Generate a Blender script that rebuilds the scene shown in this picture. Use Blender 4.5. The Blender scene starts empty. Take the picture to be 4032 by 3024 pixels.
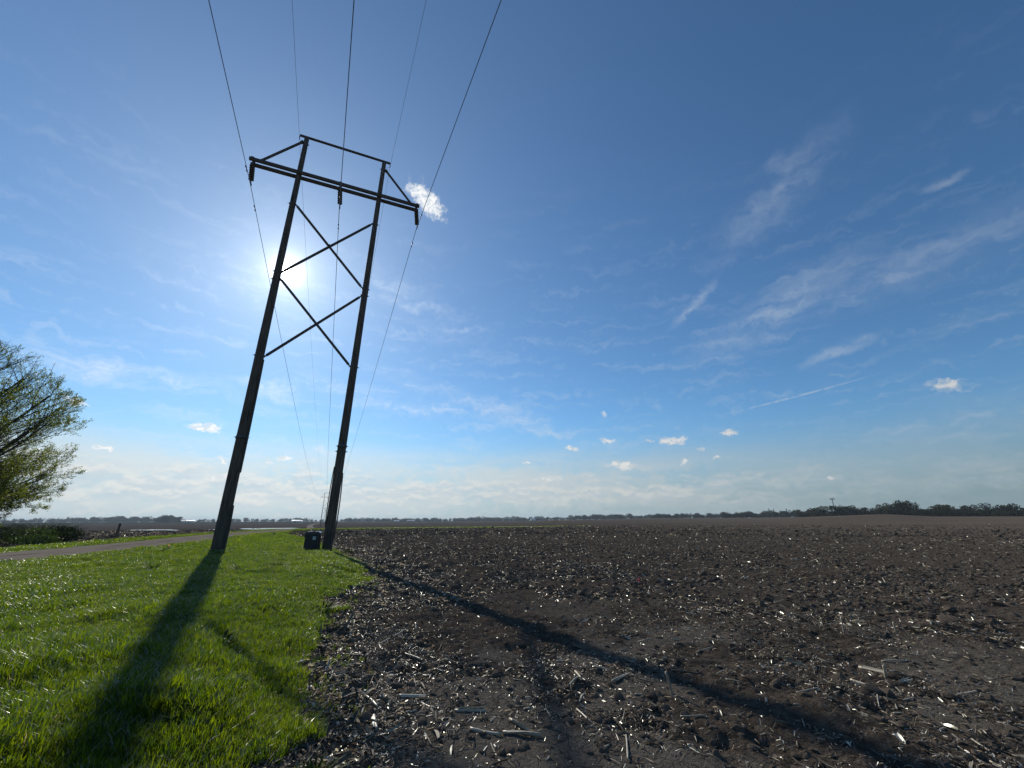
import bpy, math, random
import numpy as np
R_ = math.radians
random.seed(7); rng = np.random.default_rng(11)
scene = bpy.context.scene
COL = scene.collection

# ------------------------------------------------------------------ camera
EYE = 1.25
cam_data = bpy.data.cameras.new('camera')
cam_data.sensor_fit = 'HORIZONTAL'; cam_data.sensor_width = 36.0
cam_data.lens = 36.0*1603.97/4032
cam_data.clip_start = 0.05; cam_data.clip_end = 30000
cam = bpy.data.objects.new('camera', cam_data); COL.objects.link(cam)
cam.location = (0, 0, EYE)
from mathutils import Matrix, Vector
cam.rotation_mode = 'QUATERNION'
_m = Matrix.Rotation(R_(90+18.483), 3, 'X') @ Matrix.Rotation(R_(-.231), 3, 'Z')
cam.rotation_quaternion = _m.to_quaternion()
scene.camera = cam
scene.render.resolution_x = 1024; scene.render.resolution_y = 768

# ------------------------------------------------------------------ node helper
class NT:
    def __init__(s, tree): s.t = tree; s.n = tree.nodes; s.l = tree.links
    def new(s, typ, **kw):
        n = s.n.new(typ)
        for k, v in kw.items(): setattr(n, k, v)
        return n
    def put(s, sock, v):
        if isinstance(v, bpy.types.NodeSocket): s.l.new(v, sock)
        else: sock.default_value = v
    def m(s, op, a, b=None, c=None, clamp=False):
        n = s.new('ShaderNodeMath', operation=op); n.use_clamp = clamp
        s.put(n.inputs[0], a)
        if b is not None: s.put(n.inputs[1], b)
        if c is not None: s.put(n.inputs[2], c)
        return n.outputs[0]
    def vm(s, op, a, b=None):
        n = s.new('ShaderNodeVectorMath', operation=op); s.put(n.inputs[0], a)
        if b is not None:
            if op == 'SCALE': s.put(n.inputs['Scale'], b)
            else: s.put(n.inputs[1], b)
        return n
    def mr(s, v, a, b, c=0., d=1., smooth=True):
        n = s.new('ShaderNodeMapRange'); n.interpolation_type = 'SMOOTHSTEP' if smooth else 'LINEAR'
        s.put(n.inputs[0], v)
        for i, x in enumerate((a, b, c, d)): s.put(n.inputs[i+1], x)
        return n.outputs[0]
    def noise(s, vec, scale, detail=3, rough=.5, dist=0., color=False):
        n = s.new('ShaderNodeTexNoise'); s.put(n.inputs['Vector'], vec); n.inputs['Scale'].default_value = scale
        n.inputs['Detail'].default_value = detail; n.inputs['Roughness'].default_value = rough; n.inputs['Distortion'].default_value = dist
        return n.outputs['Color' if color else 'Fac']
    def mix(s, f, a, b, blend='MIX'):
        n = s.new('ShaderNodeMix', data_type='RGBA', blend_type=blend); s.put(n.inputs['Factor'], f)
        ci = [i for i in n.inputs if i.type == 'RGBA']
        for k, v in zip(ci, (a, b)):
            if isinstance(v, (tuple, list)): v = tuple(v)+(1,) if len(v) == 3 else v
            s.put(k, v)
        return [o for o in n.outputs if o.type == 'RGBA'][0]
    def mapping(s, vec, loc=(0,0,0), rot=(0,0,0), scale=(1,1,1), typ='POINT'):
        n = s.new('ShaderNodeMapping', vector_type=typ); s.put(n.inputs['Vector'], vec)
        n.inputs['Location'].default_value = loc; n.inputs['Rotation'].default_value = rot; n.inputs['Scale'].default_value = scale
        return n.outputs[0]
    def comb(s, x, y, z=0.):
        n = s.new('ShaderNodeCombineXYZ'); s.put(n.inputs[0], x); s.put(n.inputs[1], y); s.put(n.inputs[2], z); return n.outputs[0]
    def attr(s, name): return s.new('ShaderNodeAttribute', attribute_name=name)

# ------------------------------------------------------------------ sky
SUN_AZ, SUN_EL = -32.67, 29.72
sun_dir = Vector((math.sin(R_(SUN_AZ))*math.cos(R_(SUN_EL)), math.cos(R_(SUN_AZ))*math.cos(R_(SUN_EL)), math.sin(R_(SUN_EL))))
world = bpy.data.worlds.new("World"); scene.world = world; world.use_nodes = True
W = NT(world.node_tree); world.node_tree.nodes.clear()
sky = W.new('ShaderNodeTexSky', sky_type='NISHITA'); sky.sun_disc = False
sky.sun_elevation = R_(SUN_EL); sky.sun_rotation = R_(SUN_AZ)
sky.altitude = 200; sky.air_density = 1.0; sky.dust_density = .12; sky.ozone_density = 2.0
SKY_STRENGTH = .092
tc = W.new('ShaderNodeTexCoord'); sep = W.new('ShaderNodeSeparateXYZ'); W.l.new(tc.outputs['Generated'], sep.inputs[0])
X, Y, Z = sep.outputs
az = W.m('MULTIPLY', W.m('ARCTAN2', X, Y), 57.29578)
el = W.m('MULTIPLY', W.m('ARCSINE', Z), 57.29578)
V = W.comb(az, el, 0.)
# cirrus: every streak is (azimuth, elevation, tilt, half length, half width, strength) in degrees
cir_r = [(38.42,35.71,24.2,8.31,2.03,0.5),(41.88,38.17,3.0,3.33,1.61,0.5),(36.09,23.7,16.9,9.85,2.04,0.75),(36.69,24.75,15.9,4.85,1.46,0.8),(48.36,24.3,2.7,10.02,2.22,0.5),(49.97,24.39,4.1,3.84,1.22,0.4),(41.08,17.73,16.3,3.53,0.6,1.0),(53.23,30.63,-4.2,1.58,0.51,0.7),(27.0,27.13,36.9,3.82,0.52,0.6),(48.71,8.78,8.3,5.03,1.84,0.5),(46.54,7.98,-4.6,4.16,0.98,0.6),(46.59,7.81,-12.5,2.94,0.54,0.6)]
cir_l = [(-44.33,14.39,-3.9,10.43,1.15,0.8),(-50.51,14.67,-9.4,4.19,0.93,0.5),(-42.53,14.65,3.9,5.13,0.81,0.55),(-31.6,15.28,-3.9,2.87,1.07,0.8),(-2.61,14.62,-16.3,14.24,1.41,0.6),(-11.57,14.77,-6.2,12.0,1.39,0.45),(-28.07,12.04,-4.6,5.67,0.77,0.55),(-10.28,7.06,-1.3,6.38,0.34,0.9),(-38.7,7.17,2.8,1.62,0.13,1.1),(-35.12,7.0,3.2,2.97,0.16,0.8),(-24.81,8.5,-6.3,2.6,0.47,0.7),(-13.34,27.91,-22.8,11.08,2.12,0.25),(-42.14,26.83,-5.0,8.44,3.0,0.10)]
cum = [(-14.4,41.8,-25,3.7,1.5,1),(-16.22,42.62,3.1,2.18,0.73,0.8),(-37.68,10.02,-0.6,1.95,0.61,1),(-48.16,11.04,-13.7,0.9,0.47,1),(-45.31,6.89,-4.4,0.89,0.34,1),(-35.05,6.66,-2.4,0.72,0.34,1),(-35.16,4.78,0.6,1.22,0.39,1),(-29.11,7.36,-4.1,0.81,0.36,1),(-30.55,6.71,0.0,0.63,0.24,0.8),(8.37,9.39,-6.5,1.06,0.38,1),(13.19,10.38,-12.3,1.32,0.41,0.9),(18.84,9.98,0.6,0.72,0.33,0.8),(21.66,9.7,-2.0,1.86,0.65,1),(28.36,10.04,-2.5,1.24,0.46,1),(14.99,6.83,-4.3,2.12,0.56,1),(22.7,6.92,2.8,0.53,0.32,0.9),(1.95,7.5,-0.7,0.61,0.24,0.9),(5.14,5.45,-3.0,2.01,0.4,1),(48.31,12.22,-10.6,1.75,0.79,0.75),(13.04,13.87,-37.8,0.56,0.36,0.7),(37.39,4.31,-7.2,0.6,0.24,0.8),(24.79,8.46,-3.9,0.58,0.29,0.8),(26.67,7.37,-8.9,0.51,0.22,0.8)]
def blobs(vec, lst, op):
    out = None
    for a, e, tilt, L, w, s in lst:
        q = W.mapping(vec, (a, e, 0), (0, 0, R_(tilt)), (L, w, 1), 'TEXTURE')
        f = W.mr(W.vm('LENGTH', q).outputs['Value'], 1.7, .0, 0., s)
        out = f if out is None else W.m(op, out, f)
    return out
wob = W.vm('SCALE', W.vm('SUBTRACT', W.noise(V, .35, 3, .55, color=True), (.5, .5, .5)).outputs[0], 3.0).outputs[0]
Vc = W.vm('ADD', V, wob).outputs[0]
fib_r = W.noise(W.mapping(Vc, rot=(0, 0, R_(-19)), scale=(.09, .55, 1)), 1., 5, .52)
fib_l = W.noise(W.mapping(Vc, rot=(0, 0, R_(7)), scale=(.08, .8, 1)), 1., 5, .55)
c1 = W.m('MULTIPLY', blobs(Vc, cir_r, 'MAXIMUM'), W.mr(fib_r, .22, .85, 0., .68))
c2 = W.m('MULTIPLY', blobs(Vc, cir_l, 'MAXIMUM'), W.mr(fib_l, .25, .8, 0., .8))
contrail = W.m('MULTIPLY', blobs(V, [(35.54,13.46,7.5,6.13,0.10,.5)], 'MAXIMUM'), W.mr(W.noise(V, 1.2, 4), .25, .6))
veil = W.m('MULTIPLY', W.mr(fib_l, .48, .8), W.mr(el, 50., 4., 0., .28))
cirrus = W.m('MINIMUM', W.m('ADD', W.m('MAXIMUM', c1, c2), W.m('ADD', contrail, veil)), .85)
# cumulus puffs
wob2 = W.vm('SCALE', W.vm('SUBTRACT', W.noise(V, .8, 6, .66, color=True), (.5, .5, .5)).outputs[0], 1.9).outputs[0]
Vp = W.vm('ADD', V, wob2).outputs[0]
puff_n = W.noise(W.mapping(Vp, scale=(1, 1.5, 1)), 1.0, 8, .62)
pf = blobs(Vp, cum, 'MAXIMUM')
puffs = W.mr(W.m('ADD', W.m('MULTIPLY', pf, .75), W.m('MULTIPLY', puff_n, .95)), .66, 1.18)
# cloud bank low over the horizon
wob3 = W.vm('SCALE', W.vm('SUBTRACT', W.noise(V, .5, 2, .5, color=True), (.5, .5, .5)).outputs[0], 1.2).outputs[0]
Vw = W.vm('ADD', V, wob3).outputs[0]
Vb = W.mapping(Vw, scale=(.20, .50, 1))
bank_n = W.noise(Vb, 1.6, 6, .52)
band = W.m('MULTIPLY', W.mr(el, 1.2, 3.2), W.mr(el, 6.6, 3.6))
leftb = W.mr(az, 30., -30., .0, .12)
bank = W.mr(W.m('ADD', bank_n, W.m('ADD', W.m('MULTIPLY', band, .26), leftb)), .54, .90)
bank = W.m('MULTIPLY', bank, W.m('MULTIPLY', W.mr(el, 9., 5.), W.mr(az, 46., 15., .25, 1.)))
shade_n = W.noise(W.mapping(W.vm('ADD', Vw, (0, .38, 0)).outputs[0], scale=(.20, .50, 1)), 1.6, 6, .52)
bank_lit = W.mr(W.m('SUBTRACT', bank_n, shade_n), -.11, .13)
puff_up = W.noise(W.mapping(W.vm('ADD', Vp, (0, .22, 0)).outputs[0], scale=(1, 1.5, 1)), 1.1, 7, .6)
puff_lit = W.mr(W.m('SUBTRACT', puff_n, puff_up), -.06, .08)
# angle from the sun
dn = W.vm('DOT_PRODUCT', W.vm('NORMALIZE', tc.outputs['Generated']).outputs[0], tuple(sun_dir)).outputs['Value']
ang = W.m('MULTIPLY', W.m('ARCCOSINE', W.m('MINIMUM', dn, .9999999)), 57.29578)
def lobe(width, amp, p=2.):
    return W.m('MULTIPLY', W.m('EXPONENT', W.m('MULTIPLY', W.m('POWER', W.m('DIVIDE', ang, width), p), -1.)), amp)
near_sun = W.m('EXPONENT', W.m('MULTIPLY', W.m('DIVIDE', ang, 38.), -1.))
skyc = W.vm('SCALE', sky.outputs[0], SKY_STRENGTH).outputs[0]
skyc = W.vm('MULTIPLY', skyc, (.62, .97, 1.19)).outputs[0]
skyc = W.mix(W.m('MULTIPLY', W.mr(el, 0., 14., 1., 0.), .90), skyc, W.vm('SCALE', W.comb(.44, .60, .70), W.m('ADD', .26, W.m('MULTIPLY', near_sun, 1.45))).outputs[0])
cir_c = W.vm('SCALE', W.comb(.62, .70, .80), W.m('ADD', .62, W.m('MULTIPLY', near_sun, 1.0))).outputs[0]
skyc = W.mix(cirrus, skyc, cir_c)
lit_c = W.vm('SCALE', W.comb(.95, .95, .92), W.m('ADD', .50, W.m('MULTIPLY', near_sun, .7))).outputs[0]
dark_c = W.vm('SCALE', W.comb(.52, .62, .70), W.m('ADD', .66, W.m('MULTIPLY', near_sun, .7))).outputs[0]
hv = W.m('MULTIPLY', W.m('MULTIPLY', W.mr(el, 10.5, 5.), W.mr(el, .0, 3.2, .55, 1.)), W.mr(W.noise(W.mapping(Vw, scale=(.05, .3, 1)), 1., 5, .55), .30, .58, .15, .78))
skyc = W.mix(W.m('MULTIPLY', hv, W.mr(az, 50., 5., .22, 1.)), skyc, W.vm('SCALE', W.comb(.80, .86, .87), W.m('ADD', .44, W.m('MULTIPLY', near_sun, .85))).outputs[0])
skyc = W.mix(W.m('MULTIPLY', bank, .62), skyc, W.mix(bank_lit, dark_c, lit_c))
puff_c = W.vm('SCALE', W.comb(.97, .96, .94), W.m('ADD', .58, W.m('MULTIPLY', near_sun, .75))).outputs[0]
skyc = W.mix(W.m('MULTIPLY', puffs, .9), skyc, W.mix(W.mr(puff_lit, 0., 1., .35, 1.), dark_c, puff_c))
glare = W.m('ADD', W.m('ADD', lobe(.45, 16., 1.05), lobe(1.9, .75, 1.)), W.m('ADD', lobe(6.5, .33, 1.), lobe(24., .13, 1.2)))
gl_c = W.vm('SCALE', W.comb(1.0, .97, .90), glare).outputs[0]
skyc = W.vm('ADD', skyc, gl_c).outputs[0]
bg = W.new('ShaderNodeBackground'); W.l.new(skyc, bg.inputs[0]); bg.inputs[1].default_value = 1.0
wo = W.new('ShaderNodeOutputWorld'); W.l.new(bg.outputs[0], wo.inputs[0])
world.cycles.sampling_method = 'MANUAL'; world.cycles.sample_map_resolution = 1024

# ------------------------------------------------------------------ sun, exposure
sl = bpy.data.lights.new('sun', 'SUN'); sl.energy = 5.0; sl.angle = R_(.53); sl.color = (1., .93, .82)
so = bpy.data.objects.new('sun', sl); COL.objects.link(so)
so.rotation_mode = 'QUATERNION'; so.rotation_quaternion = sun_dir.to_track_quat('Z', 'Y')
so.location = sun_dir*60
vs = scene.view_settings
vs.view_transform = 'Standard'; vs.look = 'None'; vs.gamma = 1.0; vs.use_curve_mapping = False; vs.exposure = 0.0
scene.cycles.max_bounces = 6; scene.cycles.diffuse_bounces = 2; scene.cycles.glossy_bounces = 2
scene.cycles.transmission_bounces = 4; scene.cycles.volume_bounces = 0; scene.cycles.transparent_max_bounces = 8
scene.cycles.sample_clamp_indirect = 4.

# ------------------------------------------------------------------ terrain functions
def sstep(x,a,b):
    t=np.clip((x-a)/(b-a),0,1); return t*t*(3-2*t)
# edge between the grass verge and the ploughed field, walking away from the viewer
EDGE=np.array([(-1.2,-14),(-1.3,-6),(-1.5,0),(-1.55,2.2),(-1.63,3.25),(-1.63,3.75),(-1.75,4.2),(-2.1,5.0),(-2.7,6.4),(-3.2,8.1),(-3.45,10.0),(-4.3,13.2),(-4.75,15.2),(-6.6,18.6),(-8.3,21.4),(-9.3,23.8),(-10.6,25.6),(-12.2,28.5),(-15.6,34.2),(-21.5,43.5),(-26.5,51.0),(-33.6,66.5),(-37.6,80.),(-44,92)],float)
ROAD=np.array([(-14,-16),(-16,-4),(-17.8,8),(-19.2,16.5),(-20.3,21),(-22.8,28.5),(-26.8,38.5),(-29.9,46.5),(-34,57.5),(-39,71),(-44,83),(-49.5,94),(-60,122),(-88,185),(-119,255),(-160,340),(-203,433),(-277,600),(-352,779),(-480,1075)],float)
def seg_dist(px,py,L):
    """distance to polyline and side (+ = right/east of travel direction)"""
    best=np.full(px.shape,1e18); side=np.zeros(px.shape)
    for (ax,ay),(bx,by) in zip(L[:-1],L[1:]):
        dx,dy=bx-ax,by-ay; l2=dx*dx+dy*dy
        t=np.clip(((px-ax)*dx+(py-ay)*dy)/l2,0,1)
        ex=px-(ax+t*dx); ey=py-(ay+t*dy); d=ex*ex+ey*ey
        s=dy*(px-ax)-dx*(py-ay)
        m=d<best; best=np.where(m,d,best); side=np.where(m,np.sign(s),side)
    return np.sqrt(best),side
def vnoise(x,y,seed=0):
    xi=np.floor(x).astype(np.int64); yi=np.floor(y).astype(np.int64); fx=x-xi; fy=y-yi
    def h(a,b):
        n=(a*374761393+b*668265263+seed*1442695041)&0xffffffff
        n=((n^(n>>13))*1274126177)&0xffffffff; return ((n^(n>>16))&0xffff)/65535.
    u=fx*fx*(3-2*fx); v=fy*fy*(3-2*fy)
    return (h(xi,yi)*(1-u)+h(xi+1,yi)*u)*(1-v)+(h(xi,yi+1)*(1-u)+h(xi+1,yi+1)*u)*v
def fbm(x,y,seed=0,o=4):
    s=0;a=.5
    for i in range(o): s=s+a*vnoise(x*2**i+i*17.3,y*2**i-i*9.1,seed+i); a*=.5
    return s/(1-.5**o)
def base_z(x,y):
    x=np.asarray(x,float); y=np.asarray(y,float)
    r=np.hypot(x,y); az=np.degrees(np.arctan2(x,y))
    z=np.full(r.shape,-.33)
    dip=-2.7*sstep(r,70,330)*(1-sstep(az,-12,14))
    amp=np.interp(az,[-12,0,10,19,30,36,41,44.5,50,62],[0,.7,2.5,4.3,3.6,3.5,4.7,2.9,2.6,2.2])
    far=np.interp(az,[10,19,30,36],[1000,900,700,420])
    rise=amp*sstep(r/far,.24,1.0)
    z=z+dip+rise+3.0*sstep(r,700,2200)*(1-sstep(az,-12,14))*sstep(-az,20,40)*.6
    return z
def in_verge(x,y):
    """0 in the field .. 1 on the grass side, by distance from the edge"""
    d,s=seg_dist(np.asarray(x,float),np.asarray(y,float),EDGE)
    return np.where(s<0,d,-d)
def ground_z(x,y):
    x=np.asarray(x,float); y=np.asarray(y,float)
    z=base_z(x,y)
    near=(np.hypot(x,y)<130)
    g=in_verge(x,y)
    z=z+np.where(near,.33*sstep(g,-.3,1.5)*(1-sstep(np.hypot(x,y),45,100)),0)
    rd,rs=seg_dist(x,y,ROAD)
    left=np.where(rs<0,rd,0)
    z=z-.22*sstep(left,4.5,7.5)*np.where(near,1,0)*(1-sstep(np.hypot(x,y),45,100))
    z=z-.02*(1-sstep(rd,1.6,3.2))*(1-sstep(np.hypot(x,y),45,100))
    return z

def grass_jitter(x,y):
    return (fbm(x*.8,y*.8,60,3)-.5)*(.25+.9*sstep(np.hypot(x,y),4,12))+(fbm(x*3.2,y*3.2,61,3)-.5)*.45

def gz(x, y): return float(ground_z(np.array([x]), np.array([y]))[0])

# ------------------------------------------------------------------ mesh helpers
class MB:
    def __init__(s): s.v = []; s.f = []; s.n = 0
    def add(s, v, f):
        v = np.asarray(v, float); s.v.append(v); s.f += [tuple(i+s.n for i in q) for q in f]; s.n += len(v)
    def frame(s, p0, p1):
        d = np.asarray(p1, float)-np.asarray(p0, float); L = np.linalg.norm(d); d = d/max(L, 1e-9)
        a = np.array([0, 0, 1.]) if abs(d[2]) < .9 else np.array([0, 1., 0])
        x = np.cross(a, d); x /= np.linalg.norm(x); y = np.cross(d, x); return x, y, d
    def tube(s, pts, rad, n=8, cap=True):
        pts = np.asarray(pts, float); k = len(pts); rad = np.broadcast_to(np.asarray(rad, float), (k,)); V_ = []
        x, y, d = s.frame(pts[0], pts[1])
        for i in range(k):
            a = pts[max(i-1, 0)]; b = pts[min(i+1, k-1)]; d = b-a; d /= np.linalg.norm(d)+1e-12
            x = x-d*(x@d); x /= np.linalg.norm(x)+1e-12; y = np.cross(d, x)
            for j in range(n):
                t = 2*math.pi*j/n; V_.append(pts[i]+rad[i]*(x*math.cos(t)+y*math.sin(t)))
        F_ = [(i*n+j, i*n+(j+1) % n, (i+1)*n+(j+1) % n, (i+1)*n+j) for i in range(k-1) for j in range(n)]
        if cap: F_ += [tuple(range(n-1, -1, -1)), tuple((k-1)*n+j for j in range(n))]
        s.add(V_, F_)
    def beam(s, p0, p1, w, h, up=(0, 0, 1)):
        """box beam; h measured along up, w across"""
        p0 = np.asarray(p0, float); p1 = np.asarray(p1, float); d = p1-p0; d /= np.linalg.norm(d); up = np.asarray(up, float)
        x = np.cross(d, up); x /= np.linalg.norm(x); u = np.cross(x, d)
        c = min(w, h)*.08
        prof = [(-w/2+c, -h/2), (w/2-c, -h/2), (w/2, -h/2+c), (w/2, h/2-c), (w/2-c, h/2), (-w/2+c, h/2), (-w/2, h/2-c), (-w/2, -h/2+c)]
        V_ = [p0+x*a+u*b for a, b in prof]+[p1+x*a+u*b for a, b in prof]
        s.add(V_, [(j, (j+1) % 8, 8+(j+1) % 8, 8+j) for j in range(8)]+[tuple(range(7, -1, -1)), tuple(range(8, 16))])
    def lathe(s, prof, n=16, c=(0, 0, 0)):
        V_ = [(c[0]+r*math.cos(2*math.pi*j/n), c[1]+r*math.sin(2*math.pi*j/n), c[2]+z) for r, z in prof for j in range(n)]
        k = len(prof)
        s.add(V_, [(i*n+j, i*n+(j+1) % n, (i+1)*n+(j+1) % n, (i+1)*n+j) for i in range(k-1) for j in range(n)]+[tuple(range(n-1, -1, -1)), tuple((k-1)*n+j for j in range(n))])
    def box(s, c, size, rz=0., taper=1.):
        sx, sy, sz = size; cs, sn = math.cos(rz), math.sin(rz); V_ = []
        for z, t in ((0, 1.), (1, taper)):
            for a, b in ((-1, -1), (1, -1), (1, 1), (-1, 1)):
                x, y = a*sx/2*t, b*sy/2*t; V_.append((c[0]+x*cs-y*sn, c[1]+x*sn+y*cs, c[2]+z*sz))
        s.add(V_, [(3, 2, 1, 0), (4, 5, 6, 7), (0, 1, 5, 4), (1, 2, 6, 5), (2, 3, 7, 6), (3, 0, 4, 7)])
    def mesh(s, name, mat=None, smooth=False):
        me = bpy.data.meshes.new(name); me.from_pydata(np.concatenate(s.v).tolist(), [], s.f); me.update()
        if mat: me.materials.append(mat)
        if smooth: me.polygons.foreach_set('use_smooth', [True]*len(me.polygons))
        return me
    def build(s, name, mat, parent=None, smooth=False, loc=None):
        return link(name, s.mesh(name, mat, smooth), parent, loc)
def link(name, me, parent=None, loc=None):
    o = bpy.data.objects.new(name, me); COL.objects.link(o)
    if parent is not None: o.parent = parent
    if loc is not None: o.location = loc
    return o
def tag(o, label=None, cat=None, group=None, kind=None):
    if label: o['label'] = label
    if cat: o['category'] = cat
    if group: o['group'] = group
    if kind: o['kind'] = kind
    return o
def empty(name, loc, rz=0., **kw):
    o = bpy.data.objects.new(name, None); COL.objects.link(o); o.location = loc; o.rotation_euler = (0, 0, rz)
    o.empty_display_size = .1; return tag(o, **kw)
def copy_tree(o, parent=None):
    c = o.copy(); COL.objects.link(c)
    if parent is not None: c.parent = parent
    for ch in list(o.children): copy_tree(ch, c)
    return c
def arr_mesh(name, v, quads, mat, smooth=False, tris=False):
    me = bpy.data.meshes.new(name); v = np.asarray(v, np.float32); q = np.asarray(quads, np.int32); k = q.shape[1]
    me.vertices.add(len(v)); me.vertices.foreach_set('co', v.ravel())
    me.loops.add(q.size); me.loops.foreach_set('vertex_index', q.ravel())
    me.polygons.add(len(q)); me.polygons.foreach_set('loop_start', np.arange(0, q.size, k, dtype=np.int32)); me.polygons.foreach_set('loop_total', np.full(len(q), k, np.int32))
    me.polygons.foreach_set('use_smooth', np.full(len(q), smooth, bool))
    me.update(calc_edges=True)
    if mat: me.materials.append(mat)
    return me
def set_attr(me, name, vals, typ='FLOAT'):
    a = me.attributes.new(name, typ, 'POINT')
    a.data.foreach_set('value' if typ in ('FLOAT', 'INT') else 'vector', np.asarray(vals, np.int32 if typ == 'INT' else np.float32).ravel())
def scatter(name, pts, rots, scales, protos, label=None, parent=None, kind='stuff', idx=None):
    """one object: instances of the proto meshes on points (stuff only)"""
    me = bpy.data.meshes.new(name); n = len(pts); me.vertices.add(n); me.vertices.foreach_set('co', np.asarray(pts, np.float32).ravel())
    set_attr(me, 'rot', rots, 'FLOAT_VECTOR'); set_attr(me, 'scl', scales)
    set_attr(me, 'pick', rng.integers(0, len(protos), n) if idx is None else idx, 'INT'); me.update()
    g = bpy.data.node_groups.new(name, 'GeometryNodeTree')
    g.interface.new_socket('Geometry', in_out='INPUT', socket_type='NodeSocketGeometry'); g.interface.new_socket('Geometry', in_out='OUTPUT', socket_type='NodeSocketGeometry')
    N = g.nodes; gi = N.new('NodeGroupInput'); go = N.new('NodeGroupOutput')
    iop = N.new('GeometryNodeInstanceOnPoints'); iop.inputs['Pick Instance'].default_value = True
    j = N.new('GeometryNodeJoinGeometry')
    for p in reversed(protos):
        po = bpy.data.objects.new(name+'_shape', p); oi = N.new('GeometryNodeObjectInfo'); oi.inputs['Object'].default_value = po; oi.inputs['As Instance'].default_value = True
        g.links.new(oi.outputs['Geometry'], j.inputs[0])
    def na(nm, dt):
        a = N.new('GeometryNodeInputNamedAttribute'); a.data_type = dt; a.inputs['Name'].default_value = nm; return a.outputs['Attribute']
    g.links.new(gi.outputs[0], iop.inputs['Points']); g.links.new(j.outputs[0], iop.inputs['Instance'])
    g.links.new(na('pick', 'INT'), iop.inputs['Instance Index']); g.links.new(na('rot', 'FLOAT_VECTOR'), iop.inputs['Rotation']); g.links.new(na('scl', 'FLOAT'), iop.inputs['Scale'])
    g.links.new(iop.outputs[0], go.inputs[0])
    o = link(name, me, parent); md = o.modifiers.new('scatter', 'NODES'); md.node_group = g
    return tag(o, label, kind=kind)

# ------------------------------------------------------------------ materials
def mat(name):
    m = bpy.data.materials.new(name); m.use_nodes = True; m.node_tree.nodes.clear(); return m, NT(m.node_tree)
def principled(T, color, rough=.8, spec=.3, bump=None, bdist=.01, bstr=1., metal=0., **kw):
    p = T.new('ShaderNodeBsdfPrincipled'); T.put(p.inputs['Base Color'], tuple(color)+(1,) if isinstance(color, (tuple, list)) and len(color) == 3 else color)
    T.put(p.inputs['Roughness'], rough); T.put(p.inputs['Specular IOR Level'], spec); p.inputs['Metallic'].default_value = metal
    if bump is not None:
        b = T.new('ShaderNodeBump'); b.inputs['Distance'].default_value = bdist; b.inputs['Strength'].default_value = bstr
        T.l.new(bump, b.inputs['Height']); T.l.new(b.outputs[0], p.inputs['Normal'])
    return p
def matte(T, c, h=None, bdist=.01, bstr=1.):
    d = T.new('ShaderNodeBsdfDiffuse'); T.put(d.inputs['Color'], c); d.inputs['Roughness'].default_value = .6
    if h is not None:
        b = T.new('ShaderNodeBump'); b.inputs['Distance'].default_value = bdist; b.inputs['Strength'].default_value = bstr; T.l.new(h, b.inputs['Height']); T.l.new(b.outputs[0], d.inputs['Normal'])
    return d.outputs[0]
def finish(m, T, sh):
    o = T.new('ShaderNodeOutputMaterial'); T.l.new(sh, o.inputs['Surface']); return m
def pos(T): return T.new('ShaderNodeNewGeometry').outputs['Position']
def simple(name, c, rough=.7, spec=.3, var=.25, scale=6., metal=0.):
    flat = rough >= .9
    m, T = mat(name); tcn = T.new('ShaderNodeTexCoord').outputs['Object']; n = T.noise(tcn, scale, 5)
    col = T.mix(T.mr(n, .3, .7), tuple(x*(1-var) for x in c), tuple(min(1, x*(1+var)) for x in c))
    if flat: return finish(m, T, matte(T, col, n, .004, .5))
    return finish(m, T, principled(T, col, rough, spec, n, .004, .5, metal).outputs[0])

def mat_soil():
    m, T = mat('soil'); p = pos(T)
    g = T.attr('grass').outputs['Fac']; fl = T.attr('crust').outputs['Fac']
    n1 = T.noise(p, 9., 8, .65); n2 = T.noise(p, .25, 4); n3 = T.noise(p, 55., 4, .6)
    dark = T.mix(T.mr(n1, .35, .68), (.048, .038, .030), (.135, .110, .086))
    dry = T.mix(T.mr(n3, .3, .7), (.135, .117, .095), (.20, .175, .143))
    vor = T.new('ShaderNodeTexVoronoi', feature='DISTANCE_TO_EDGE'); T.put(vor.inputs['Vector'], T.vm('ADD', p, T.vm('SCALE', T.noise(p, 8., 3, color=True), .08).outputs[0]).outputs[0]); vor.inputs['Scale'].default_value = 6.5
    crack = T.mr(vor.outputs['Distance'], .0, .028)
    crackm = T.m('MULTIPLY', T.m('SUBTRACT', 1., crack), T.mr(T.noise(p, 1.7, 2), .48, .58))
    c = T.mix(T.m('MULTIPLY', fl, T.mr(n1, .25, .5)), dark, T.mix(T.m('MULTIPLY', crackm, .8), dry, (.02, .017, .014)))
    c = T.mix(T.mr(n2, .3, .75, 0., .5), c, (.095, .075, .058))
    # distance: bands of older, paler residue and far ground
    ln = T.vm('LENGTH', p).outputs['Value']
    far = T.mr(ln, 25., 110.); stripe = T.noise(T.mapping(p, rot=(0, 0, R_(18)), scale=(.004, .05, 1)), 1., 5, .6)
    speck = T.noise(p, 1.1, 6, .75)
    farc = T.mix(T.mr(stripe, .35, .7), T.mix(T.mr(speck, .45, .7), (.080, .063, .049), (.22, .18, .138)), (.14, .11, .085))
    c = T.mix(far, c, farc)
    c = T.mix(g, c, T.mix(n1, (.018, .024, .008), (.05, .065, .018)))
    h = T.m('ADD', T.m('MULTIPLY', T.m('ADD', n1, T.m('MULTIPLY', T.noise(p, 24., 6, .7), .5)), 1.), T.m('ADD', T.m('MULTIPLY', n3, .25), T.m('MULTIPLY', T.m('MULTIPLY', crack, fl), .25)))
    return finish(m, T, matte(T, c, h, .06, 1.))
M = {}
M['soil'] = mat_soil()
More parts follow.
